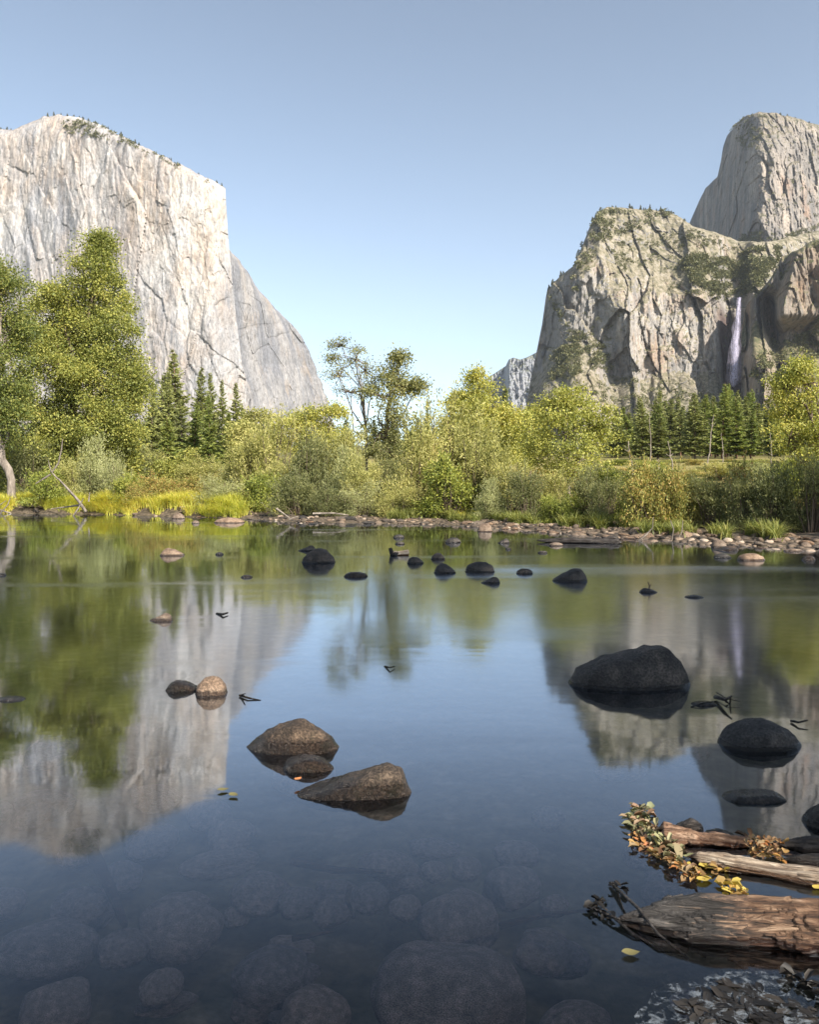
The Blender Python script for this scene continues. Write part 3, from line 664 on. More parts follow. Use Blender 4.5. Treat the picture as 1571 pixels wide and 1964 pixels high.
def woody(base, lobes, C, tr, rng, path=None, nt=60, twig=.012):
    acc = Acc(); base = np.array(base, float)
    top = path[-1] if path is not None else np.array([np.mean([l[0] for l in lobes]), 0, max(l[2] for l in lobes) * .8])
    if path is None: path = [base, base + (top - base) * .4 + rng.normal(size=3) * .2 * [1, 1, 0], base + (top - base) * .75 + rng.normal(size=3) * .3 * [1, 1, 0], top]
    path = np.array(path, float); s = np.linspace(0, 1, 16); k = np.linspace(0, 1, len(path))
    P = np.stack([np.interp(s, k, path[:, i]) for i in range(3)], 1); P[1:] += rng.normal(size=(15, 3)) * tr * .35
    acc.add(*tube(P, tr * (1 - s * .85) + .01, 9, .25, 3))
    for l in lobes:
        c = np.array(l[:3]); j = int(np.clip(np.argmin(np.abs(P[:, 2] - c[2] * .6)), 2, 13)); st = P[j]
        mid = (st + c) / 2 + rng.normal(size=3) * .12 * np.linalg.norm(c - st); mid[2] -= .05 * np.linalg.norm(c - st)
        acc.add(*tube([st, mid, c], [tr * .5 * (1 - j / 18) + .015, tr * .3 + .01, tr * .12 + .008], 6))
        near = C[np.linalg.norm((C - c) / np.array(l[3:]), axis=1) < 1.3]
        if len(near):
            for q in near[rng.choice(len(near), min(len(near), max(4, nt // len(lobes))), replace=False)]:
                m = (c + q) / 2 + rng.normal(size=3) * .1 * np.linalg.norm(q - c)
                acc.add(*tube([c, m, q], [twig * 2 + tr * .05, twig * 1.3, twig * .5], 4))
    return acc.get()
def px_tree(name, label, cat, bx, D, plobes, mat, bark='bark', dens=9, L=.16, Wd=.62, tr=.18, seed=1, path=None, depth=1.0, clump=.5, per=46, nt=70, group=None, shell=.45, droop=.2, nsub=12):
    """lobes given as picture centre and radii at distance D"""
    rng = np.random.default_rng(seed); x0 = (bx - CX) / F * D; z0 = float(gz(x0, D)) - .1; lob = []
    for l in plobes:
        px, py, rx, ry = l[:4]; dy = l[4] if len(l) > 4 else rng.uniform(-.5, .5) * rx / F * D * depth
        p = W(px, py, D + dy); lob.append((p[0] - x0, dy, p[2] - z0, rx / F * D, rx / F * D * depth, ry / F * D))
    sub = []
    for l in lob:
        sub.append((*l[:3], *(q * (.6 if nsub else 1) for q in l[3:])))
        for k in range(nsub):
            d = rng.normal(size=3); d[1] -= .3; d[2] += .25; d /= np.linalg.norm(d); q = rng.uniform(.18, .5)
            sub.append((l[0] + d[0] * l[3] * .8, l[1] + d[1] * l[4] * .8, l[2] + d[2] * l[5] * .8, l[3] * q * rng.uniform(.8, 1.5), l[4] * q, l[5] * q * rng.uniform(.5, 1.1)))
    V, Q, C = crown(sub, dens * .62, L, Wd, rng, clump, per, droop, shell)
    if path: path = [np.array(W(a, b, D)) - [x0, D, z0] for a, b in path]; path[0] = np.array([path[0][0], 0, 0])
    tv, tq = woody((0, 0, 0), lob, C, tr, rng, path, nt)
    o = empty(name, (x0, D, z0)); obj('trunk', mesh_from('trunk', tv, tq, M[bark], True), o); obj('crown', mesh_from('crown', V, Q, M[mat]), o)
    return tag(o, label, cat, group)
px_tree('oak_tree', 'huge green oak with a pointed top rising before the pale wall', 'tree', 150, 52,
    [(190, 478, 22, 30), (190, 520, 42, 40), (205, 575, 58, 52), (120, 570, 38, 40), (95, 620, 55, 60), (170, 640, 70, 60), (225, 665, 55, 62), (110, 700, 75, 70), (200, 735, 80, 65), (250, 735, 34, 50), (80, 790, 75, 65), (170, 810, 80, 60), (235, 800, 45, 55), (130, 870, 90, 45)],
    'oak', dens=5.0, L=.135, tr=.32, seed=2, depth=.9, clump=.72, per=130, nt=200, path=[(150, 935), (140, 800), (165, 680), (190, 520)])
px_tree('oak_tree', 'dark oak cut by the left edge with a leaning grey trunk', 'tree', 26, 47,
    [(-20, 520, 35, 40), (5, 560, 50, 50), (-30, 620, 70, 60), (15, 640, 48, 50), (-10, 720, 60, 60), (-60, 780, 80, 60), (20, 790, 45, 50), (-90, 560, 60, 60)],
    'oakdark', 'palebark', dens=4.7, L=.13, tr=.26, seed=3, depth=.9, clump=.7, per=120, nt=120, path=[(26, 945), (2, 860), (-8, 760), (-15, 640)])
px_tree('slender_tree', 'tall airy tree with thin open crown against the sky at mid river', 'tree', 706, 46,
    [(655, 664, 28, 13), (683, 690, 34, 26), (700, 712, 26, 22), (652, 722, 26, 18), (672, 752, 34, 18), (640, 690, 12, 12), (716, 745, 14, 18)],
    'sparse', 'palebark', dens=8.0, L=.10, tr=.075, seed=4, clump=.42, per=24, nt=170, shell=.12, nsub=6, path=[(704, 930), (703, 850), (698, 780), (690, 730), (678, 680)])
px_tree('slender_tree', 'leafier dark stemmed tree just right of the airy one', 'tree', 740, 45,
    [(768, 688, 17, 14), (752, 722, 34, 22), (775, 742, 30, 20), (800, 742, 14, 10), (735, 762, 38, 26), (755, 800, 46, 32), (725, 835, 40, 34), (750, 870, 50, 34)],
    'sparse', dens=7.4, L=.13, tr=.1, seed=5, clump=.50, per=44, nt=150, shell=.15, nsub=8, path=[(740, 925), (741, 860), (744, 790), (752, 730), (766, 690)])
px_tree('cottonwood', 'yellow green tree peaking left of the far hazy buttress', 'tree', 925, 52,
    [(914, 728, 16, 20), (920, 752, 36, 24), (885, 772, 30, 22), (900, 800, 50, 38), (955, 790, 44, 34), (985, 812, 36, 34), (930, 850, 70, 46), (870, 830, 34, 36)], 'cotton', dens=9, L=.13, tr=.14, seed=6, clump=.5, per=48, nt=110)
px_tree('cottonwood', 'rounded golden green tree with a pale stem before the right cliff', 'tree', 1090, 40,
    [(1085, 764, 36, 26), (1060, 790, 36, 32), (1105, 790, 46, 38), (1145, 800, 36, 28), (1085, 835, 64, 50), (1155, 835, 38, 44), (1115, 880, 70, 40), (1045, 855, 40, 50)], 'cotton', 'palebark', dens=8.2, L=.11, tr=.09, seed=7, clump=.42, per=44, nt=150, path=[(1093, 958), (1087, 890), (1080, 820), (1084, 770)])
px_tree('cottonwood', 'golden tree leaning in at the right edge over dark shrubs', 'tree', 1560, 36,
    [(1535, 712, 26, 22), (1510, 745, 34, 28), (1562, 735, 50, 40), (1508, 785, 36, 34), (1555, 795, 60, 50), (1515, 840, 44, 34), (1590, 850, 70, 50), (1540, 885, 60, 34)], 'cotton', dens=8.6, L=.10, tr=.13, seed=8, clump=.42, per=46, nt=110, path=[(1560, 960), (1568, 880), (1560, 800), (1548, 730)])
px_tree('cottonwood', 'low green tree at the foot of the pale wall, left of the airy tree', 'tree', 610, 60,
    [(600, 800, 42, 26), (640, 790, 24, 16), (570, 830, 40, 34), (625, 840, 44, 34)], 'cotton', dens=9, L=.14, tr=.12, seed=9, clump=.5, per=44)
px_tree('cottonwood', 'soft green tree behind the willows below the end of the pale wall', 'tree', 505, 62,
    [(500, 806, 34, 22), (480, 840, 46, 34), (530, 840, 40, 34)], 'willow', dens=9, L=.15, tr=.12, seed=10, clump=.5, per=44)
px_tree('cottonwood', 'slim yellow green tree between the two golden trees', 'tree', 1020, 58,
    [(1018, 800, 22, 26), (1025, 840, 32, 34), (1010, 870, 30, 26)], 'cotton', dens=9, L=.14, tr=.1, seed=12, clump=.45, per=44)

def shrub_mesh(seed, mat, L, Wd, dens=12, up=.35, per=40, wild=1.0, clump=.26):
    """unit shrub about 2 m wide and 2 m tall, many stems from the ground"""
    rng = np.random.default_rng(seed); lob = []
    for k in range(9):
        a = rng.uniform(0, 6.28); r = rng.uniform(.15, .62); z = rng.uniform(.45, 1.5)
        lob.append((math.cos(a) * r, math.sin(a) * r, z, rng.uniform(.28, .5) * wild, rng.uniform(.28, .5) * wild, rng.uniform(.3, .52) * wild))
    for k in range(5):
        a = rng.uniform(0, 6.28); lob.append((math.cos(a) * .6, math.sin(a) * .6, rng.uniform(.15, .4), .36, .36, .34))
    V, Q, C = crown(lob, dens * 2.6, L, Wd, rng, clump, per, -.1, .3, up)
    V[:, 2] = np.maximum(V[:, 2], .0)
    acc = Acc()
    for k in range(34):
        q = C[rng.integers(len(C))]; b = np.array([*(q[:2] * .25), -.05]); m = (b + q) / 2 + rng.normal(size=3) * .08
        acc.add(*tube([b, m, q], [.022, .016, .006], 4))
    SP = []; SD = []
    for k in range(46):      # long shoots feathering out of the mass
        q = C[rng.integers(len(C))]; d = q * [1, 1, .25] + rng.normal(size=3) * .25 + [0, 0, .75]; d /= np.linalg.norm(d); n_ = 46; t_ = rng.random(n_)
        ln = rng.uniform(.25, .6); SP.append(q + d * (t_ * ln)[:, None] + rng.normal(size=(n_, 3)) * .03); SD.append(d + rng.normal(size=(n_, 3)) * .55)
        acc.add(*tube([q * [.3, .3, 0], q * [.7, .7, .5], q, q + d * ln], [.014, .011, .008, .003], 3))
    SP = np.concatenate(SP); SP[:, 2] = np.maximum(SP[:, 2], 0); v2_, q2_ = leaves(SP, np.concatenate(SD), L * rng.uniform(.7, 1.3, len(SP)), L * Wd, rng)
    Q = np.concatenate([Q, q2_ + len(V)]); V = np.concatenate([V, v2_])
    tv, tq = acc.get()
    return mesh_from('stems', tv, tq, M['bark'], True), mesh_from('foliage', V, Q, M[mat])
SM = {}
for kind, mat, L, Wd, dens, up, per in [('willow', 'willow', .085, .26, 13, .35, 46), ('silver', 'silver', .08, .24, 12, .5, 44), ('dark', 'dark', .075, .30, 13, .4, 46), ('oakbush', 'oak', .09, .55, 11, .0, 40), ('red', 'redleaf', .075, .55, 10, .2, 38), ('bright', 'bright', .08, .55, 11, .1, 40)]:
    SM[kind] = [shrub_mesh(500 + 10 * len(SM) + i, mat, L, Wd, dens, up, per) for i in range(3)]
srng = np.random.default_rng(909)
def shrub(kind, px, top, D, wpx, label, name='shrub', group=None):
    q = D - float(shoreD(px))
    if px > 1100: top = top + 17
    if px > 740 and q < 11: D = float(shoreD(px)) + 1.0 + max(q, 0) * .42
    x = (px - CX) / F * D; z0 = float(gz(x, D)) - .08; H = CH + (HZ - top) / F * D - z0; wm = wpx / F * D
    o = empty(name, (x, D, z0), srng.uniform(0, 6.28)); ms = SM[kind][srng.integers(3)]
    obj('stems', ms[0], o); obj('foliage', ms[1], o); o.scale = (wm / 2, wm / 2, max(H, .4) / 1.78)
    return tag(o, label, 'shrub', group)
for kind, px, top, D, wpx, lab in [
    ('silver', 185, 842, 47, 110, 'silvery willow bush in front of the big oak'), ('silver', 225, 880, 45, 80, 'smaller silvery willow bush below the big oak'),
    ('willow', 140, 880, 46, 90, 'green bush behind the leaning branch snag'), ('bright', 90, 905, 45, 90, 'light green bush above the left bank grass'),
    ('dark', 60, 850, 50, 110, 'dark bush in the oak shadow by the leaning trunk'), ('bright', 250, 915, 44, 80, 'yellow green bush over the left bank grass'),
    ('dark', 20, 820, 54, 150, 'dark bush deep under the left oak'), ('dark', 120, 800, 57, 150, 'dark bush behind the trunk of the huge oak'), ('oakbush', 210, 830, 54, 140, 'leafy bush under the right side of the huge oak'), ('oakbush', 60, 870, 51, 130, 'leafy green bush beside the leaning trunk'), ('oakbush', 160, 880, 48, 90, 'leafy green bush just behind the snag'), ('dark', 270, 840, 58, 110, 'dark bush between the huge oak and the conifers'), ('oakbush', 330, 870, 56, 90, 'leafy bush under the tallest spire'), ('red', 270, 922, 42.8, 70, 'small rust bush at the left bank grass'),
    ('red', 300, 912, 44, 80, 'rust tinged bush along the left bank'), ('red', 350, 914, 44, 90, 'orange and green bush right of the rust tinged one'),
    ('willow', 290, 860, 60, 100, 'pale bush under the dark conifers'), ('willow', 400, 880, 52, 110, 'rounded olive bush right below the conifers'),
    ('silver', 425, 918, 41, 100, 'pale silvery bush at the waterline left of the tall willows'), ('willow', 465, 850, 47, 100, 'tall olive willow at the left of the willow thicket'),
    ('willow', 515, 805, 46, 130, 'tall feathery willow below the end of the pale wall'), ('bright', 505, 900, 40, 90, 'yellow green willow low at the river bend'),
    ('dark', 590, 825, 41, 110, 'dark shaded willow at the centre left of the bank'), ('dark', 575, 900, 37, 110, 'dark low willow overhanging the bank stones'),
    ('willow', 640, 815, 42, 110, 'warm toned willow right of the dark shaded one'), ('silver', 660, 860, 39, 100, 'pale willow in front of the airy tree'),
    ('willow', 700, 880, 37, 100, 'willow at the foot of the airy tree'), ('silver', 690, 930, 36, 90, 'low pale willow near the bank stones'),
    ('dark', 740, 870, 42, 90, 'shadowed willow behind the leafier stemmed tree'), ('willow', 800, 810, 42, 130, 'large willow left half of the central dome'),
    ('willow', 865, 778, 43, 170, 'great domed willow at the centre of the far bank'), ('bright', 860, 885, 36.5, 120, 'leafy yellow green bush under the great willow'),
    ('willow', 920, 830, 40, 120, 'willow on the right shoulder of the great dome'), ('silver', 945, 920, 33.5, 80, 'upright pale willow growing out of the stony bar'),
    ('willow', 975, 880, 38, 100, 'olive willow right of the great dome'), ('dark', 1010, 905, 34, 90, 'dark low willow before the meadow gap'),
    ('bright', 1065, 955, 31, 60, 'small bright green bush by the stony bar'), ('bright', 1100, 950, 30.5, 60, 'second bright green bush by the stony bar'),
    ('dark', 1125, 880, 32, 90, 'grey green willow below the golden rounded tree'), ('willow', 1060, 900, 37, 90, 'soft willow behind the bright green bushes'),
    ('dark', 1160, 905, 29.5, 80, 'dark willow left of the red leaved bush'), ('bright', 1190, 890, 34, 100, 'yellow leaved bush left of the red leaved bush'),
    ('red', 1240, 862, 26.6, 110, 'bush with red and yellow autumn leaves on the right bank'), ('bright', 1222, 925, 29.5, 70, 'yellow green bush in front of the autumn bush'),
    ('red', 1292, 872, 27.5, 80, 'pink tinged bush right of the autumn bush'), ('dark', 1265, 945, 28, 80, 'low dark willow under the autumn bush'),
    ('willow', 1320, 893, 28.5, 70, 'shaded willow behind the bent twigs'), ('dark', 1362, 900, 28, 90, 'large shaded willow on the right bank'),
    ('dark', 1425, 890, 27, 90, 'shaded willow second from the big right one'), ('dark', 1480, 872, 26.5, 120, 'shaded willow near the right edge'),
    ('dark', 1555, 868, 25.5, 110, 'darkest willow filling the right edge'), ('red', 1425, 862, 31, 90, 'orange bush peeping over the shaded willows'),
    ('bright', 1500, 870, 33, 110, 'yellow bush under the golden right tree'), ('bright', 1340, 900, 40, 70, 'yellow bush at the meadow edge'),
    ('willow', 540, 880, 43, 100, 'reddish olive willow between the feathery and the dark one'), ('dark', 620, 930, 36, 80, 'low dark bush over the fallen branch'),
    ('willow', 770, 930, 36, 90, 'dry looking low willow left of the great dome'), ('dark', 1590, 860, 28, 120, 'tall dark willow beyond the right edge')]:
    shrub(kind, px, top, D, wpx, lab, 'willow_bush' if 'willow' in lab else 'bush')
for i in range(110):
    px = srng.uniform(1130, 1600) if i < 80 else srng.uniform(380, 1000); D = srng.uniform(60, 190); z = float(gz((px - CX) / F * D, D))
    top = HZ - (z + srng.uniform(1.0, 2.6) - CH) / D * F
    shrub(['willow', 'dark', 'bright', 'red', 'silver'][srng.choice(5, p=[.35, .25, .2, .1, .1])], px, top, D, srng.uniform(2.5, 5.5) / D * F, 'low bush scattered over the meadow behind the riverbank', 'bush', 'bushes over the meadow')

# bare dead trunks standing over the meadow
def dead_tree(px, top, base, D, lean, label):
    x = (px - CX) / F * D; z0 = float(gz(x, D)) - .2; H = CH + (HZ - top) / F * D - z0; rg = np.random.default_rng(int(px)); ln = lean / F * D
    s_ = np.linspace(0, 1, 9); P = np.stack([ln * s_ ** 1.3 + .06 * H * .3 * np.sin(s_ * 5), 0 * s_, H * s_], 1); P[1:, :2] += rg.normal(size=(8, 2)) * .06
    o = empty('dead_tree', (x, D, z0)); tv, tq = tube(P, .012 * H * (1 - .8 * s_) + .03, 7, .2, 4); obj('trunk', mesh_from('trunk', tv, tq, M['deadwood'], True), o)
    for k in range(int(rg.integers(3, 7))):
        j = int(rg.integers(3, 8)); d = np.array([rg.normal(), rg.normal(), .5]); d /= np.linalg.norm(d); L = H * rg.uniform(.06, .16)
        tv, tq = tube([P[j], P[j] + d * L * .5, P[j] + d * L + [0, 0, .1]], [.05, .035, .015], 5); obj('branch', mesh_from('branch', tv, tq, M['deadwood'], True), o)
    tag(o, label, 'dead tree')
M['deadwood'] = barkmat('silvered_dead_wood', (.12, .10, .085), (.30, .26, .21))
for a_ in [(1211, 846, 0, 75, -4, 'bare silver trunk at the left end of the meadow'), (1292, 846, 0, 80, -9, 'bare dead trunk leaning left in the meadow'), (1357, 795, 0, 160, 14, 'tall crooked bare trunk before the right wood'),
           (1247, 800, 0, 190, 1, 'thin straight dead trunk against the dark conifers'), (1262, 880, 0, 70, 2, 'short grey stump trunk in the meadow'), (1386, 830, 0, 170, -1, 'pale bare trunk left of the bright pines'), (276, 876, 0, 62, 0, 'short grey dead trunk below the conifers by the big oak'), (1478, 830, 0, 120, 3, 'bare pale trunk beside the golden right tree')]:
    dead_tree(*a_)
# ------------------------------------------------------------------ grass
def blades(P, H, lean, rng, wd=.02, seg=4):
    n = len(P); a = rng.uniform(0, 6.28, n); d = np.stack([np.cos(a), np.sin(a), 0 * a], 1); s = np.stack([-np.sin(a), np.cos(a), 0 * a], 1)
    rows = []
    for k in range(seg + 1):
        t = k / seg; c = P + d * (lean * H * t ** 1.8)[:, None] + np.array([0, 0, 1]) * (H * (t - .45 * lean * t ** 2.6))[:, None]
        ww = wd * (1 - t * .92); rows.append(c + s * ww); rows.append(c - s * ww)
    V = np.stack(rows, 1).reshape(-1, 3); m = 2 * (seg + 1)
    q = np.array([[2 * k, 2 * k + 1, 2 * k + 3, 2 * k + 2] for k in range(seg)])
    Q = (np.arange(n)[:, None, None] * m + q[None]).reshape(-1, 4); return V, Q
def grass(name, label, region, n, hrange, mat, seed, tufts=True, wd=.02):
    rng = np.random.default_rng(seed); px = rng.uniform(region[0], region[1], n); s = rng.uniform(region[2], region[3], n)
    if tufts:
        k = max(20, n // 170); tx = rng.uniform(region[0], region[1], k); ts = rng.uniform(region[2], region[3], k); j = rng.integers(0, k, n)
        px = tx[j] + rng.normal(size=n) * 5; s = ts[j] + rng.normal(size=n) * .18
    D = shoreD(px) + s; x = (px - CX) / F * D; z = gz(x, D)
    ok = z > -.03; x, D, z = x[ok], D[ok], z[ok]
    P = np.stack([x, D, z - .02], 1); m = len(P)
    H = rng.uniform(*hrange, m) * (1 + .3 * fbm(x * .5, D * .5, 0, 2, seed))
    V, Q = blades(P, H, rng.uniform(.3, 1.3, m), rng, wd)
    c = np.array([V[:, 0].mean(), V[:, 1].mean(), 0])
    tag(obj(name, mesh_from(name, V - c, Q, M[mat]), None, c), label, 'grass', kind='stuff')
grass('grass', 'long arching yellow green grass hanging over the left bank', (-120, 480, .0, 3.2), 34000, (.5, 1.0), 'grass', 1)
grass('grass', 'short green grass behind the bank between the bushes', (-150, 1000, 3, 9), 12000, (.2, .5), 'grass', 2)
grass('grass', 'reedy green grass among the stones of the right bar', (740, 1540, .6, 2.6), 9000, (.2, .6), 'reed', 3)
grass('meadow_grass', 'dry golden meadow grass behind the right riverbank', (980, 1650, 10, 90), 36000, (.3, .7), 'meadow', 4, True, .05)
grass('meadow_grass', 'dry orange grass patch below the big oak', (60, 260, 2.5, 5), 5000, (.4, .8), 'meadow', 5, True, .02)

# ------------------------------------------------------------------ stones
def ico(sub):
    import bmesh
    bm = bmesh.new(); bmesh.ops.create_icosphere(bm, subdivisions=sub, radius=1)
    V = np.array([v.co[:] for v in bm.verts]); T = np.array([[v.index for v in f.verts] for f in bm.faces]); bm.free(); return V, T
IV, IT = ico(4); IV3, IT3 = ico(3)
def stone_mesh(seed, mat, sub=3, rough=.16):
    V, T = (IV3, IT3) if sub == 3 else (IV, IT); rng = np.random.default_rng(seed)
    V = V.copy(); nrm = V.copy()
    for k in range(6):      # worn facets
        d = rng.normal(size=3); d /= np.linalg.norm(d); h = rng.uniform(.55, .85) + (.17 if mat == 'sunk' else 0); t = V @ d; m = t > h
        V[m] -= d * ((t[m] - h) * .8)[:, None]
    V = V * (1 + rough * fbm(V[:, 0] * 1.3 + seed, V[:, 1] * 1.3, V[:, 2] * 1.3, 4, seed))[:, None]
    return mesh_from('stone', V, None, M[mat], True, T)
STN = [stone_mesh(700 + i, 'stone') for i in range(8)]; STD = [stone_mesh(720 + i, 'rockdark') for i in range(5)]; STT = [stone_mesh(730 + i, 'rocktan') for i in range(3)]
rng = np.random.default_rng(12)
def stone(me, x, y, z, a, b, c, label, group, name='stone'):
    o = obj(name, me, None, (x, y, z), rng.uniform(0, 6.28)); o.scale = (a, b, c); o.rotation_euler = (rng.normal() * .12, rng.normal() * .12, rng.uniform(0, 6.28)); return tag(o, label, 'stone', group)
def bar(n, x0, x1, s0, s1, size, mats, label, group):
    for i in range(n):
        px = rng.uniform(x0, x1); s = rng.uniform(s0, s1); D = float(shoreD(px)) + s; x = (px - CX) / F * D; z = max(float(gz(x, D)), -.09)
        r = rng.uniform(*size) * (1.4 if rng.random() < .12 else 1); me = mats[rng.integers(len(mats))]
        stone(me, x, D, z + r * .12, r * rng.uniform(.9, 1.4), r * rng.uniform(.8, 1.1), r * rng.uniform(.32, .62), label, group)
bar(34, 740, 1000, -.8, 2.2, (.07, .20), STN, 'rounded tan stone on the bar below the great willow', 'stones of the bar below the great willow')
bar(60, 950, 1290, -1.2, 2.2, (.07, .22), STN + STT, 'rounded pale stone on the sunlit stony bar, centre right', 'stones of the sunlit bar')
bar(40, 1250, 1600, -1.4, 2.2, (.07, .21), STN, 'rounded brown stone along the shaded right bank', 'stones along the shaded right bank')
bar(26, 510, 720, -3.5, 1.0, (.10, .26), STD + STN[:2], 'dark stone breaking the water below the dark willows', 'dark stones below the dark willows')
bar(16, 600, 860, -5.5, -1.0, (.06, .15), STD, 'small dark stone in the shallows at mid river', 'small dark stones in the mid shallows')
bar(12, 350, 520, -.8, 1.2, (.10, .22), STN, 'pale stone along the water under the silvery bush', 'stones under the silvery bush')
bar(12, -20, 350, -.3, .5, (.08, .18), STN, 'small stone at the foot of the left grass bank', 'stones at the foot of the left bank')

def pebbles(name, label, regs, mat, seed):
    rg = np.random.default_rng(seed); V0, T0 = ico(2); VV = []; TT = []; k = 0
    for n, x0, x1, s0, s1, r0, r1 in regs:
        px = rg.uniform(x0, x1, n); D = shoreD(px) + rg.uniform(s0, s1, n); x = (px - CX) / F * D; z = np.maximum(gz(x, D), -.06); r = r0 + (r1 - r0) * rg.random(n) ** 2
        for i in range(n):
            a = rg.uniform(0, 6.28); c, q = math.cos(a), math.sin(a); W0 = V0 * (1 + .22 * vn(V0[:, 0] * 1.4 + i * 7, V0[:, 1] * 1.4, V0[:, 2] * 1.4, 3))[:, None] * np.array([rg.uniform(.9, 1.5), rg.uniform(.7, 1.1), rg.uniform(.35, .7)]) * r[i]
            VV.append(np.stack([W0[:, 0] * c - W0[:, 1] * q + x[i], W0[:, 0] * q + W0[:, 1] * c + D[i], W0[:, 2] + z[i] + r[i] * .1], 1)); TT.append(T0 + k); k += len(V0)
    V = np.concatenate(VV); c = np.array([V[:, 0].mean(), V[:, 1].mean(), 0])
    tag(obj(name, mesh_from(name, V - c, None, M[mat], True, np.concatenate(TT)), None, c), label, 'pebbles', kind='stuff')
pebbles('pebbles', 'countless cobbles and pebbles covering the shore of the far bank', [(300, 740, 1010, -.8, 1.8, .02, .13), (520, 940, 1300, -1.0, 1.9, .02, .14), (420, 1250, 1650, -1.0, 1.8, .02, .14), (260, 480, 760, -1.2, 2.5, .03, .14), (200, -60, 500, -.3, .6, .03, .12)], 'pebble', 3)
def prof_rock(cx, wy, w, h, prof, label, mat, dr=.7, seed=1, name='boulder', nu=72, nv=56, rough=.09, under=.5, Dd=None, hk=1.0):
    """boulder built from its real width, crest profile and depth, its front at the waterline row wy"""
    D = waterD(wy) if Dd is None else Dd; ppm = F / D; Wm = w / ppm; Hm = h / ppm * hk; dep = Wm * dr
    yc = D + dep * .42; Wm *= yc / D * .98
    t = -np.cos(np.linspace(0, np.pi, nu)); hh = np.interp(t, [p[0] for p in prof], [p[1] for p in prof])
    e = np.sqrt(np.clip(1 - t ** 2, 0, 1)); hh = hh * np.minimum(1, e * 2.2)
    a = np.linspace(0, 2 * np.pi, nv, endpoint=False)
    sa = np.sin(a); ca = np.cos(a)
    X = (t * Wm / 2)[:, None] + 0 * a; Y = -(dep / 2 * e ** .8)[:, None] * np.sign(ca) * np.abs(ca) ** .85
    Z = np.where(sa >= 0, (hh * Hm)[:, None] * np.abs(sa) ** .75, -(under * Hm * e)[:, None] * np.abs(sa))
    P = np.stack([X, Y, Z], -1)
    k = 1.6 / Wm; dn = fbm(X * k + seed, Y * k, Z * k * 1.3, 6, seed, .62) + .5 * (ridge(X * k * 1.7, Y * k * 1.7 + seed, Z * k * 2.2, 3, seed + 4) - .2); nr = P / (np.linalg.norm(P * [1, 1, 1.5], axis=-1)[..., None] + 1e-6)
    P = P + nr * (dn * rough * Wm * .5 * e[:, None])[..., None]
    V = P.reshape(-1, 3); rg = np.random.default_rng(seed + 5)
    for k in range(7):      # broken faces
        d = rg.normal(size=3); d[0] *= .5; d[2] = abs(d[2]) * .8; d[1] -= .6; d /= np.linalg.norm(d); q = V @ d; h_ = q.max() * rg.uniform(.78, .93)
        V = V - d * (np.maximum(q - h_, 0) * .45)[:, None]
    V = V + .012 * Wm * fbm(V[:, 0] * 14 / Wm, V[:, 1] * 14 / Wm, V[:, 2] * 14 / Wm, 3, seed)[:, None] * np.array([.3, .6, 1])
    x = (cx - CX) / F * yc
    o = obj(name, mesh_from(name, V, gridq(nv, nu, 0, True)[:, ::-1] if False else _tq(nu, nv), M[mat], True), None, (x, yc, 0))
    return tag(o, label, 'rock')
def _tq(nu, nv):
    i = np.arange(nu - 1)[:, None]; j = np.arange(nv)[None]; j2 = (j + 1) % nv
    return np.stack([i * nv + j, i * nv + j2, (i + 1) * nv + j2, (i + 1) * nv + j], -1).reshape(-1, 4)
DOME = [(-1, 0), (-.8, .55), (-.4, .9), (0, 1), (.4, .92), (.8, .6), (1, 0)]
LEFTP = [(-1, 0), (-.75, .62), (-.3, 1), (.2, .85), (.6, .5), (1, .12)]
RIGHTP = [(-1, .08), (-.6, .3), (-.1, .62), (.3, 1), (.6, .95), (.85, .6), (1, .1)]
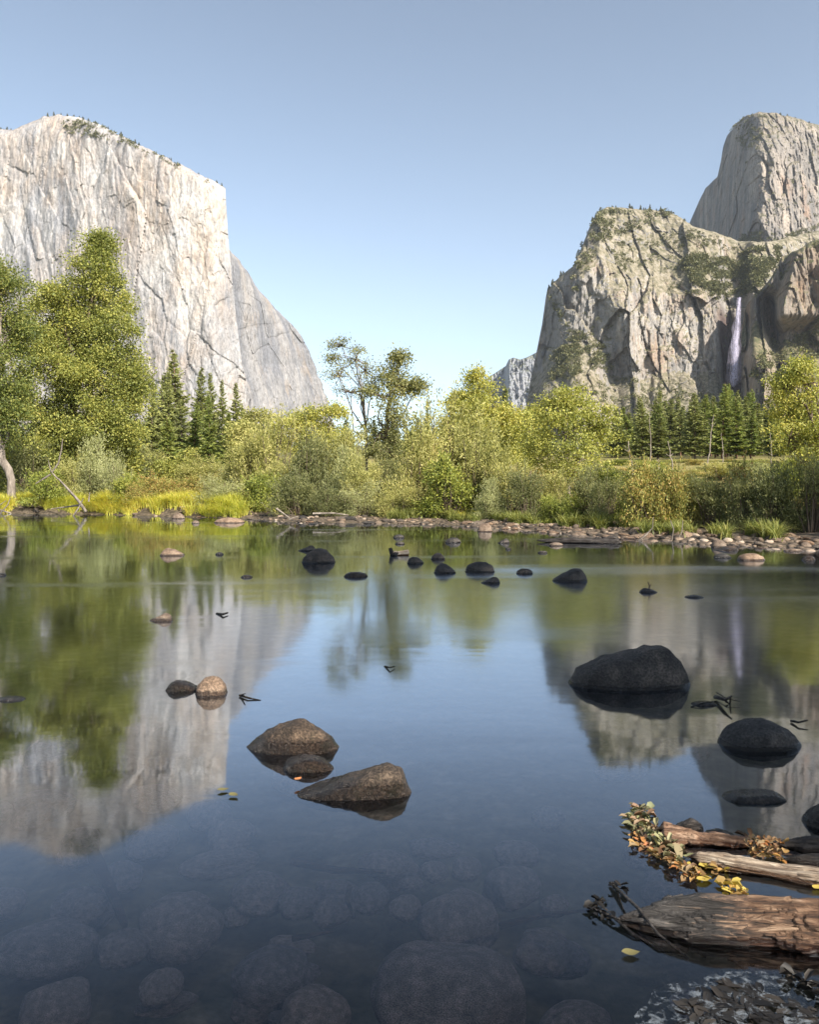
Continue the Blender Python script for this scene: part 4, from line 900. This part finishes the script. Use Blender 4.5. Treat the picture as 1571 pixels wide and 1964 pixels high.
for i, (cx, wy, ww, hh, pr, mat, dr, lab) in enumerate([
    (1206, 1322, 237, 72, [(-1, .15), (-.85, .42), (-.5, .62), (-.1, .82), (.3, 1.0), (.55, .98), (.8, .72), (.94, .42), (1, .1)], 'rockdark', .5, 'largest smooth dark boulder, sloping up to the right, by the right cliff reflection'),
    (1455, 1440, 158, 46, [(-1, 0), (-.8, .45), (-.4, .88), (0, 1), (.35, .92), (.75, .55), (1, .1)], 'rockdark', .7, 'domed dark boulder near the right edge above the driftwood'),
    (1446, 1540, 122, 14, [(-1, .3), (-.6, .8), (-.2, .7), (.1, .9), (.6, .85), (1, .2)], 'rockdark', .5, 'flat jagged dark rock just above the driftwood'),
    (1590, 1590, 100, 40, DOME, 'rockdark', .7, 'dark boulder cut by the right edge above the driftwood'),
    (561, 1446, 182, 56, [(-1, .05), (-.7, .4), (-.3, .82), (.05, 1), (.3, .97), (.6, .72), (.9, .4), (1, .1)], 'rockbrown', .55, 'peaked brown boulder with green moss, upper of the three left of centre'),
    (592, 1481, 104, 26, [(-1, .4), (-.7, .9), (-.2, 1), (.3, .9), (.7, .6), (1, .2)], 'rockbrown', .5, 'small knobbly wet rock between the two larger brown boulders'),
    (676, 1534, 232, 56, [(-1, .03), (-.7, .16), (-.3, .38), (.1, .62), (.4, .93), (.65, 1), (.85, .78), (1, .2)], 'rockbrown', .42, 'long brown boulder tapering to the left with an orange leaf'),
    (349, 1326, 66, 20, LEFTP, 'rockbrown', .6, 'dark brown low rock on the left of the touching pair'),
    (405, 1334, 62, 32, DOME, 'rocktan', .75, 'round warm brown rock on the right of the touching pair'),
    (310, 1191, 45, 14, RIGHTP, 'rocktan', .6, 'single brown rock before the pale wall reflection'),
    (330, 1066, 50, 14, LEFTP, 'rocktan', .6, 'pale tan low rock in the green left water'),
    (421, 1064, 17, 5, DOME, 'rockdark', .6, 'tiny dark rock right of the pale tan rock'),
    (611, 1080, 66, 27, [(-1, .2), (-.6, .75), (-.1, 1), (.4, .9), (.8, .5), (1, .2)], 'rockdark', .6, 'large dark slate rock left of the mid river group'),
    (589, 1057, 36, 10, RIGHTP, 'rockdark', .6, 'low dark rock just behind the large slate rock'),
    (682, 1107, 48, 10, DOME, 'rockbrown', .6, 'flat brown rock alone at mid river'),
    (473, 1108, 24, 5, DOME, 'rockdark', .6, 'tiny flat dark rock left of mid river'),
    (797, 1081, 34, 14, LEFTP, 'rockdark', .6, 'small dark rock beside the upturned driftwood'),
    (840, 1073, 28, 12, DOME, 'rockdark', .7, 'small peaked dark rock behind the oval pair'),
    (853, 1100, 44, 19, LEFTP, 'rockdark', .7, 'rounded dark rock on the left of the oval pair'),
    (921, 1098, 60, 20, DOME, 'rockdark', .6, 'wide oval dark rock at the centre of the river group'),
    (941, 1119, 38, 12, RIGHTP, 'rockdark', .6, 'small pointed dark rock nearest in the river group'),
    (1006, 1101, 33, 11, DOME, 'rockdark', .6, 'lens shaped dark rock between the oval and the angular rock'),
    (1093, 1116, 68, 26, [(-1, .1), (-.5, .45), (.0, .8), (.3, 1), (.65, .9), (1, .3)], 'rockdark', .6, 'angular dark rock at the right of the river group'),
    (1243, 1137, 36, 8, LEFTP, 'rockdark', .6, 'low dark rock with an upright twig'),
    (1332, 1147, 38, 4, DOME, 'rockdark', .6, 'barely showing dark rock right of the twig rock'),
    (869, 1041, 32, 10, DOME, 'rockdark', .6, 'dark rock standing clear in front of the stony bar'),
    (966, 1042, 24, 9, RIGHTP, 'rockdark', .6, 'small dark rock left of the long driftwood log'),
    (975, 1054, 12, 4, DOME, 'rockdark', .6, 'tiny dark rock below the stony bar'),
    (1041, 1061, 20, 5, DOME, 'rockdark', .6, 'tiny dark rock below the long driftwood log'),
    (765, 1032, 22, 7, DOME, 'rockdark', .6, 'small dark rock upper of two stacked in view at mid river'),
    (767, 1044, 20, 5, DOME, 'rockdark', .6, 'small dark rock lower of two stacked in view at mid river'),
    (1441, 1075, 54, 13, DOME, 'rocktan', .6, 'broad brown rock at the right before the bank'),
    (1379, 1050, 30, 16, DOME, 'rocktan', .7, 'round tan rock in the water off the right bank'),
    (1392, 1056, 52, 8, RIGHTP, 'rockbrown', .6, 'long low rock touching the round tan rock'),
    (1386, 1070, 34, 8, DOME, 'rockdark', .6, 'small grey rock left of the broad brown rock'),
    (1545, 1051, 24, 11, DOME, 'rocktan', .7, 'small tan rock near the right edge of the river'),
    (1522, 1058, 40, 5, DOME, 'rocktan', .6, 'flat pale rock before the small tan one at the right edge'),
    (1551, 1074, 26, 8, DOME, 'rockbrown', .6, 'dark brown rock nearest the right edge'),
    (1066, 1047, 30, 7, DOME, 'rocktan', .6, 'pale pinkish rock in front of the long driftwood log'),
    (1228, 1030, 50, 20, DOME, 'rocktan', .7, 'large rounded tan stone on the right part of the bar'),
    (1310, 1036, 50, 19, DOME, 'rocktan', .7, 'large brown rounded stone beside the bent twigs'),
    (930, 1020, 30, 18, DOME, 'rocktan', .7, 'pale upright stone at the edge of the stony bar'),
    (342, 995, 26, 12, DOME, 'rocktan', .7, 'pale peaked stone at the left bank waterline'),
    (440, 1003, 62, 10, DOME, 'rocktan', .6, 'long flat pale stone in front of the silvery bush'),
    (375, 1004, 16, 6, DOME, 'rocktan', .6, 'small pale stone off the left bank'),
    (2, 1104, 20, 5, DOME, 'rockdark', .6, 'tiny dark rock at the left edge'),
    (20, 1345, 60, 5, DOME, 'rockdark', .6, 'nearly sunken rock at the left edge below the oak reflection'),
    (1350, 1354, 50, 5, DOME, 'rockdark', .6, 'small flat rock right of the largest dark boulder')]):
    big = ww > 90
    prof_rock(cx, wy, ww, hh, pr, lab, mat, dr, 800 + i, 'boulder' if big else 'river_rock', 110 if big else 40, 80 if big else 28, .12, .6, hk=1.0)

# riverbed boulders seen through the shallows
def sunk(cx, cy, ww, hh, label, zt=-.22, group=None, seed=0, mat='sunk'):
    D = (CH - zt) * F / (cy - HZ); ppm = F / D; a = ww / ppm / 2; el = math.atan((cy - HZ) / F); b = min(a * 1.25, hh / ppm / 2 / max(math.sin(el), .2) * .8)
    o = obj('sunken_stone', stone_mesh(900 + seed, mat, 4, .14), None, ((cx - CX) / F * D, D, zt - min(a, b) * .42), rng.uniform(-.4, .4)); o.scale = (a, b, min(a, b) * .6)
    return tag(o, label, 'stone', group)
for i, (a, b, c, d, l) in enumerate([
    (860, 1850, 300, 170, 'huge pinkish boulder under the water at bottom centre'), (345, 1742, 160, 110, 'big rounded underwater boulder at lower left'),
    (985, 1680, 110, 78, 'round underwater stone right of centre'), (880, 1730, 160, 100, 'broad flat underwater stone above the huge boulder'),
    (710, 1705, 74, 56, 'oval underwater stone left of the broad flat one'), (640, 1732, 78, 60, 'round underwater stone next to the oval one'),
    (790, 1686, 46, 18, 'small pale flat stone under the water'), (778, 1728, 62, 44, 'small underwater stone wedged by the broad flat one'),
    (893, 1652, 62, 40, 'underwater stone at the top of the sunken group'), (832, 1660, 54, 38, 'egg shaped underwater stone in the sunken group'),
    (500, 1690, 120, 64, 'wide underwater stone between left and centre'), (575, 1712, 80, 60, 'dim underwater stone left of the round one'),
    (170, 1725, 70, 60, 'small underwater stone at far lower left'), (90, 1790, 200, 90, 'wide flat underwater slab at lower left'),
    (232, 1800, 100, 60, 'underwater stone below the big left boulder'), (110, 1900, 150, 100, 'underwater boulder in the bottom left corner'),
    (310, 1875, 80, 90, 'pale tipped underwater stone at the bottom left'), (520, 1840, 160, 100, 'dim underwater boulder at bottom left of centre'),
    (600, 1920, 150, 90, 'dark underwater stone at the bottom edge'), (1110, 1945, 150, 80, 'underwater boulder at the bottom edge right of centre'),
    (1190, 1466, 110, 26, 'brown stone just under the surface left of the domed boulder'), (1290, 1700, 120, 50, 'underwater stone between the driftwood logs'),
    (740, 1640, 110, 40, 'faint underwater stone near the middle'), (420, 1640, 150, 40, 'faint wide underwater stone left of the middle'), (1040, 1800, 120, 70, 'underwater stone right of the huge boulder')]):
    sunk(a, b, c, d, l, -.16 if i in (0,) else (-.03 if i == 20 else -.24), None, i, 'sunk')
for i in range(44):
    px = rng.uniform(-60, 1640); py = rng.uniform(1420, 1975)
    sunk(px, py, rng.uniform(50, 130), rng.uniform(30, 70), 'dim stone on the riverbed among the named ones', -.33, 'dim stones of the riverbed', 40 + i % 9)

# ------------------------------------------------------------------ driftwood, twigs, fallen leaves
def log(px0, py0, px1, py1, r0, r1, label, mat, lift=.3, seed=1, bend=.0, name='driftwood_log', ragged=True, flat=1.0, n=120, sides=64, gro=.16):
    D0, D1 = waterD(py0), waterD(py1); a = np.array([(px0 - CX) / F * D0, D0, 0]); b = np.array([(px1 - CX) / F * D1, D1, 0])
    Lg = np.linalg.norm(b - a); t = np.linspace(0, 1, n); ang = math.atan2(b[1] - a[1], b[0] - a[0])
    th = np.linspace(0, 2 * np.pi, sides, endpoint=False)
    r = r0 + (r1 - r0) * t + .08 * r0 * vn(t * 6, 0, 0, seed)
    end = np.minimum(1, (t / .34)) ** .55 * np.minimum(1, ((1 - t) / .03 + .3)) if ragged else np.minimum(1, (t / .03)) ** .5 * np.minimum(1, ((1 - t) / .03)) ** .5
    R = (r * end)[:, None] * (1 + gro * ridge(np.cos(th)[None] * 2.2, np.sin(th)[None] * 2.2, t[:, None] * 2.2, 3, seed) + .10 * (np.abs(vn(np.cos(th)[None] * 6, np.sin(th)[None] * 6, t[:, None] * 3.5, seed + 8)) - .3) + .16 * fbm(np.cos(th)[None] * 1.2, np.sin(th)[None] * 1.2, t[:, None] * 6, 3, seed + 5))
    R = R * (1 - .16 * np.exp(-(vn(np.cos(th)[None] * 3.2, np.sin(th)[None] * 3.2, t[:, None] * 2.0, seed + 21) / .07) ** 2)) * (1 + .10 * np.floor(3 * fbm(np.cos(th)[None] * 1.6, np.sin(th)[None] * 1.6, t[:, None] * 5, 2, seed + 31)))
    X = (t * Lg)[:, None] + .05 * Lg * (1 - end)[:, None] * vn(th[None] * 2, 0, 0, seed) * np.ones((n, 1)); Y = R * np.cos(th) + (bend * Lg * np.sin(t * np.pi))[:, None]; Z = R * np.sin(th) * flat + (r * (lift)).reshape(-1, 1)
    V = np.stack([X, Y, Z], -1).reshape(-1, 3)
    o = obj(name, mesh_from(name, V, _tq(n, sides), M[mat], True), None, a, ang); tag(o, label, 'driftwood'); return o
log(1198, 1772, 1640, 1800, .075, .105, 'thick dark broken log, sunlit at its right end, bottom right', 'shadedwood', .15, 3, ragged=True, n=260, sides=140, gro=.13)
log(1330, 1650, 1700, 1712, .045, .055, 'pale bare driftwood plank floating in the middle of the pile', 'palewood', .25, 5, flat=.6, ragged=False)
log(1268, 1605, 1440, 1622, .05, .03, 'short warm brown driftwood piece behind the pale plank', 'wood', .35, 7, flat=.8, bend=-.04, ragged=False)
log(1478, 1622, 1680, 1640, .035, .05, 'dark wet driftwood branch at the right edge of the pile', 'darkwood', .3, 9, flat=.8)
log(1500, 1650, 1680, 1668, .03, .04, 'second dark wet branch under the first at the right edge', 'darkwood', .2, 13, flat=.8)
log(1030, 1040, 1190, 1043, .09, .08, 'long dark driftwood log in front of the stony bar', 'darkwood', .6, 17, n=60, sides=20)
o = log(752, 1066, 784, 1065, .05, .07, 'upturned weathered driftwood chunk at mid river', 'palewood', .8, 19, n=30, sides=14, ragged=False)
prof_rock(1322, 1598, 56, 26, [(-1, .3), (-.5, .7), (.1, 1), (.6, .8), (1, .5)], 'dark splintered stump standing behind the driftwood', 'darkwood', .5, 955, 'wood_stump', rough=.3)
prof_rock(1380, 1607, 60, 12, LEFTP, 'small dark wood knot behind the driftwood', 'darkwood', .5, 956, 'wood_knot', rough=.3)
def sticks(name, label, segs, mat='bark', loc=None):
    a = Acc()
    for pts, r in segs: a.add(*tube(pts, np.linspace(r, r * .4, len(pts)), 6, .3, 2))
    V, Q = a.get(); c = np.array([V[:, 0].mean(), V[:, 1].mean(), max(V[:, 2].min(), -.05)])
    return tag(obj(name, mesh_from(name, V - c, Q, M[mat], True), None, c), label, 'branch')
def wp(px, py, z=0.0):          # a point z above the water that shows at this place from the riverside
    D = (CH - z) * F / (py - HZ); return np.array([(px - CX) / F * D, D, z])
def up(px, wy, py):             # a point over the water row wy
    D = waterD(wy); return W(px, py, D)
# thin wet branch over the thick log
sticks('wet_branch', 'thin dark wet twig lying across the end of the thick log', [
    ([wp(1170, 1692, .01), wp(1225, 1742, .05), wp(1262, 1790, .03), wp(1322, 1838, -.01)], .006), ([wp(1182, 1702, .01), wp(1196, 1745, .0)], .005),
    ([wp(1135, 1740, .01), wp(1175, 1757, .02), wp(1215, 1790, .01), wp(1270, 1822, -.01), wp(1320, 1838, -.01)], .005), ([wp(1178, 1757, .02), wp(1210, 1792, 0), wp(1240, 1812, -.02)], .005)], 'darkwood')
sticks('snag', 'bleached forked snag leaning on the left bank grass', [
    ([up(165, 988, 982), up(150, 988, 960), up(130, 988, 938), up(112, 988, 918)], 0.096), ([up(158, 988, 968), up(130, 987, 972), up(98, 987, 976)], 0.054),
    ([up(140, 989, 990), up(152, 989, 972), up(160, 989, 955)], .05), ([up(170, 988, 962), up(172, 988, 944)], 0.042),
    ([up(112, 988, 920), up(98, 988, 905), up(92, 988, 882)], 0.048), ([up(100, 988, 905), up(112, 988, 888), up(118, 988, 862), up(120, 988, 842)], 0.048), ([up(97, 988, 910), up(68, 988, 928)], .05)], 'palebark')
sticks('bleached_branch', 'tangle of bare grey twigs at the left edge of the bank', [([up(0, 985, 985), up(15, 985, 968), up(20, 985, 955)], .05), ([up(0, 985, 978), up(20, 985, 984), up(28, 985, 990)], .05), ([up(-5, 985, 972), up(12, 985, 960)], .04)], 'palebark')
sticks('bent_twig', 'pair of bent bare stems standing in the water off the right bank', [([up(1288, 1037, 1038), up(1292, 1037, 1015), up(1286, 1037, 998)], .022), ([up(1298, 1037, 1037), up(1308, 1037, 1020), up(1310, 1037, 998)], .022)], 'palebark')
sticks('bent_twig', 'leaning forked stem left of the pair of bent stems', [([up(1222, 1037, 1040), up(1240, 1036, 1025), up(1252, 1036, 1012), up(1253, 1036, 992)], .03), ([up(1232, 1037, 1036), up(1225, 1037, 1028)], .02)], 'palebark')
sticks('twig', 'thin upright twig on the low rock at right of mid river', [([up(1244, 1134, 1134), up(1246, 1134, 1124), up(1243, 1134, 1116)], .012), ([up(1246, 1134, 1124), up(1250, 1134, 1120)], .008)], 'bark')
sticks('fallen_branch', 'long fallen branch resting on the shore stones under the dark willows', [([up(600, 1003, 985), up(640, 1003, 984), up(668, 1002, 988)], .05), ([up(530, 1003, 975), up(556, 1003, 994)], .05), ([up(555, 1003, 996), up(572, 1003, 990)], .04)], 'palebark')
sticks('log_root', 'forked root end sticking up from the long driftwood log', [([up(1150, 1040, 1040), up(1172, 1040, 1030), up(1180, 1040, 1032), up(1192, 1040, 1042)], .07), ([up(1170, 1040, 1031), up(1168, 1040, 1042)], .05)], 'darkwood')
sticks('driftwood_horn', 'curved dark horn of wood beside the upturned driftwood chunk', [([up(762, 1066, 1066), up(752, 1066, 1062), up(748, 1066, 1051)], .08)], 'darkwood')
sticks('floating_twig', 'dark twig with a leaf floating right of the brown rock pair', [([wp(460, 1333, .01), wp(475, 1338, .01), wp(500, 1343, .0)], .010), ([wp(462, 1333, .01), wp(470, 1330, .04)], .008)], 'darkwood')
sticks('floating_twig', 'spiky knot of twigs floating right of the largest dark boulder', [([wp(1372, 1336, .02), wp(1392, 1342, .05), wp(1404, 1334, .08)], .016), ([wp(1375, 1328, .03), wp(1395, 1340, .03), wp(1420, 1345, .02)], .005), ([wp(1392, 1344, .02), wp(1400, 1350, 0), wp(1402, 1334, .06)], .012), ([wp(1326, 1356, .0), wp(1345, 1348, .02), wp(1368, 1345, .02)], .006)], 'darkwood')
sticks('floating_twig', 'short dark twig floating near the right edge above the domed boulder', [([wp(1518, 1382, .01), wp(1532, 1385, .02), wp(1549, 1381, .03)], .011)], 'darkwood')
sticks('floating_twig', 'small dark twig floating in the pale wall reflection', [([wp(416, 1177, .0), wp(428, 1178, .02), wp(437, 1175, .02)], .02)], 'darkwood')
sticks('floating_twig', 'tiny dark twig adrift at the very centre of the river', [([wp(738, 1278, .0), wp(748, 1280, .02), wp(757, 1278, .01)], .010)], 'darkwood')
sticks('sunken_branch', 'pale sunken branch lying across the riverbed stones', [([wp(560, 1650, -.15), wp(640, 1668, -.17), wp(740, 1672, -.15)], .02), ([wp(670, 1700, -.15), wp(665, 1725, -.15), wp(680, 1760, -.17)], .012), ([wp(560, 1800, -.15), wp(640, 1785, -.15)], .010)], 'wood')
sticks('sunken_branch', 'long sunken pole on the riverbed at lower left', [([wp(180, 1640, -.2), wp(215, 1710, -.2), wp(240, 1775, -.2)], .03)], 'wood')
sticks('sunken_branch', 'thin sunken stick right of the huge underwater boulder', [([wp(960, 1775, -.12), wp(1040, 1755, -.13), wp(1130, 1745, -.15)], .012)], 'wood')

def litter(name, label, poly, n, L, mat, seed, zmax=.04, kind='stuff', zfun=None, tilt=.3, curl=.25):
    rng = np.random.default_rng(seed); xs = [p[0] for p in poly]; ys = [p[1] for p in poly]
    x = rng.uniform(min(xs), max(xs), n * 5); y = rng.uniform(min(ys), max(ys), n * 5); k = inpoly(x, y, poly); x, y = x[k][:n], y[k][:n]
    z = rng.uniform(.004, zmax, len(x)) if zfun is None else zfun(x, y) + rng.uniform(0, zmax, len(x))
    D = (CH - z) * F / (y - HZ); P = np.stack([(x - CX) / F * D, D, z], 1); m = len(P)
    a = rng.uniform(0, 6.28, m); d = np.stack([np.cos(a), np.sin(a), rng.normal(size=m) * tilt], 1); s = np.stack([-np.sin(a), np.cos(a), rng.normal(size=m) * tilt * 1.3], 1)
    l = (L * rng.uniform(.4, 1.7, m))[:, None]; w_ = l * rng.uniform(.28, .6, (m, 1)); nz = np.array([0, 0, 1.])
    # six-sided curled leaf: two quads folded on the midrib
    c = rng.uniform(.0, curl, (m, 1)) * l
    r0 = P; r1 = P + d * l * .33 + nz * c * .3; r2 = P + d * l * .7 + nz * c * .7; r3 = P + d * l + nz * c * .2
    V = np.stack([r0, r1 + s * w_ * .5 + nz * c, r2 + s * w_ * .42 + nz * c, r3, r2 - s * w_ * .42 + nz * c, r1 - s * w_ * .5 + nz * c], 1)
    Q = (np.arange(m)[:, None, None] * 6 + np.array([[0, 1, 2, 3], [0, 3, 4, 5]])[None]).reshape(-1, 4)
    V = V.reshape(-1, 3); cc = np.array([V[:, 0].mean(), V[:, 1].mean(), 0])
    return tag(obj(name, mesh_from(name, V - cc, Q, M[mat], False), None, cc), label, 'leaves', kind=kind)
litter('fallen_leaves', 'raft of pale green fallen leaves curving off the driftwood', [(1203, 1552), (1236, 1544), (1256, 1580), (1300, 1618), (1318, 1646), (1292, 1648), (1244, 1612), (1212, 1588)], 340, .032, 'litterg', 1, .028)
litter('fallen_leaves', 'brown and orange leaves along the lower edge of the leaf raft', [(1205, 1590), (1290, 1650), (1345, 1668), (1330, 1690), (1270, 1650), (1225, 1625)], 190, .028, 'litter', 2, .02)
litter('fallen_leaves', 'rust orange leaves heaped where the driftwood pieces meet', [(1425, 1600), (1500, 1612), (1505, 1650), (1450, 1640)], 170, .028, 'litter', 3, .05)
litter('fallen_leaves', 'golden leaf cluster floating above the thick log', [(1380, 1692), (1420, 1688), (1438, 1715), (1395, 1716)], 40, .034, 'yellow', 4, .02)
litter('fallen_leaves', 'yellow leaves strung beneath the pale plank', [(1310, 1655), (1400, 1652), (1410, 1668), (1330, 1690)], 36, .036, 'yellow', 6, .012)
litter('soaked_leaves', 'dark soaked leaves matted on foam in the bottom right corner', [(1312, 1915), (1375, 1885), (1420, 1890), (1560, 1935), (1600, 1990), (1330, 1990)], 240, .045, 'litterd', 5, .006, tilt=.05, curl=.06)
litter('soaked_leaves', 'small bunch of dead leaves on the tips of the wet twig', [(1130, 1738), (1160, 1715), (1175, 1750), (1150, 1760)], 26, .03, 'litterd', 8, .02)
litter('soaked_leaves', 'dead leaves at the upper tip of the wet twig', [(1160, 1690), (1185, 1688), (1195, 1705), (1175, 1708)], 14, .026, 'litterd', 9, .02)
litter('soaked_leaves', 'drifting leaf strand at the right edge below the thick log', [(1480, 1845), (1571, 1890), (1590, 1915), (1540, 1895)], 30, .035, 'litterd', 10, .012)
def leaf1(px, py, L, ang, mat, label, z=.006):
    p = wp(px, py, z); t = np.linspace(0, 1, 9); w_ = .33 * L * np.sin(np.pi * t ** .8) ; zc = .12 * L * (2 * t - 1) ** 2
    V = np.concatenate([np.stack([t * L, w_, zc + w_ * .3], 1), np.stack([t * L, 0 * t, zc], 1), np.stack([t * L, -w_, zc + w_ * .3], 1)])
    Q = [[i, i + 1, i + 10, i + 9] for i in range(8)] + [[i + 9, i + 10, i + 19, i + 18] for i in range(8)]
    return tag(obj('fallen_leaf', mesh_from('fallen_leaf', V - [L / 2, 0, 0], Q, M[mat], True), None, p, ang), label, 'leaf')
leaf1(1350, 1687, .06, .2, 'yellow', 'single bright yellow leaf floating below the yellow strand')
leaf1(1360, 1662, .085, .1, 'yellow', 'largest yellow leaf touching the pale plank')
leaf1(572, 1494, .05, 1.0, 'orangeleaf', 'orange leaf resting on the tip of the long brown boulder', .03)
leaf1(428, 1515, .06, .4, 'deadleaf', 'curled green leaf floating alone on the left')
leaf1(448, 1525, .06, -.6, 'deadleaf', 'curled brown leaf touching the green one on the left')
leaf1(1210, 1828, .06, 0, 'deadleaf', 'faint pale leaf afloat below the wet twig')
leaf1(1568, 1702, .05, .6, 'yellow', 'yellow leaf at the right edge above the thick log')
# foam
def foam():
    m, nt, out = newmat('river_foam'); v = coords(nt); n = noise(nt, v, 30, 8, .75, .5)
    d = N(nt, 'ShaderNodeBsdfPrincipled'); d.inputs['Base Color'].default_value = (.30, .34, .38, 1); d.inputs['Roughness'].default_value = .7
    tr = N(nt, 'ShaderNodeBsdfTransparent'); ms = N(nt, 'ShaderNodeMixShader'); nt.links.new(ramp(nt, n, [(.50, 0.0), (.66, .5)]), ms.inputs[0])
    nt.links.new(tr.outputs[0], ms.inputs[1]); nt.links.new(d.outputs[0], ms.inputs[2]); nt.links.new(ms.outputs[0], out.inputs[0])
    rng = np.random.default_rng(1); c = wp(1470, 1960, 0); t = np.linspace(0, 2 * np.pi, 60, endpoint=False)
    R = .30 * (1 + .25 * vn(np.cos(t) * 2, np.sin(t) * 2, 0, 4)); V = [[0, 0, .006]]; rows = 8
    rr = np.linspace(.15, 1, rows); P = np.stack([np.outer(np.cos(t), rr) * R[:, None] * 1.1, np.outer(np.sin(t), rr) * R[:, None] * .7, np.outer(0 * t + 1, .009 - .006 * rr ** 3)], -1)
    o = obj('foam', mesh_from('foam', P.reshape(-1, 3), gridq(60, rows, 0, True), m, True), None, c)
    tag(o, 'pale foam patch in the bottom right corner under the soaked leaves', 'foam', kind='stuff')
foam()

# ------------------------------------------------------------------ trees on the near bank, out of frame, whose shade falls on the river
BM = conifer_mesh(24, 4.2, 400, 'needle', 'redbark', .10, 1.3, 1.0)
for i, (x, y, h, wd) in enumerate([(12.5, -.8, 25, .85), (8, -2.2, 14, .5), (25.5, 8, 28, 1.3), (33, 6, 28, 1.1)]):
    o = conifer_at('conifer', BM, (x, y, float(gz(x, y)) - .2), i * 1.3, (wd, wd, h / 24), 'tall pine on the near bank out of the picture on the right', 'pines on the near bank')

# ------------------------------------------------------------------ the air of the valley
def haze():
    m = bpy.data.materials.new('valley_air'); m.use_nodes = True; nt = m.node_tree; nt.nodes.clear()
    out = nt.nodes.new('ShaderNodeOutputMaterial'); v = nt.nodes.new('ShaderNodeVolumePrincipled')
    v.inputs['Color'].default_value = (.80, .88, 1.0, 1); v.inputs['Density'].default_value = 2.8e-5; v.inputs['Anisotropy'].default_value = .1
    nt.links.new(v.outputs[0], out.inputs['Volume'])
    x0, x1, y0, y1, z0, z1 = -12500, 12500, -12500, 12500, -12, 2600
    V = [(x, y, z) for z in (z0, z1) for x, y in ((x0, y0), (x1, y0), (x1, y1), (x0, y1))]
    Q = [(0, 3, 2, 1), (4, 5, 6, 7), (0, 1, 5, 4), (1, 2, 6, 5), (2, 3, 7, 6), (3, 0, 4, 7)]
    tag(obj('haze', mesh_from('haze', V, Q, m)), 'thin bluish haze filling the valley', 'haze', kind='stuff')
haze()
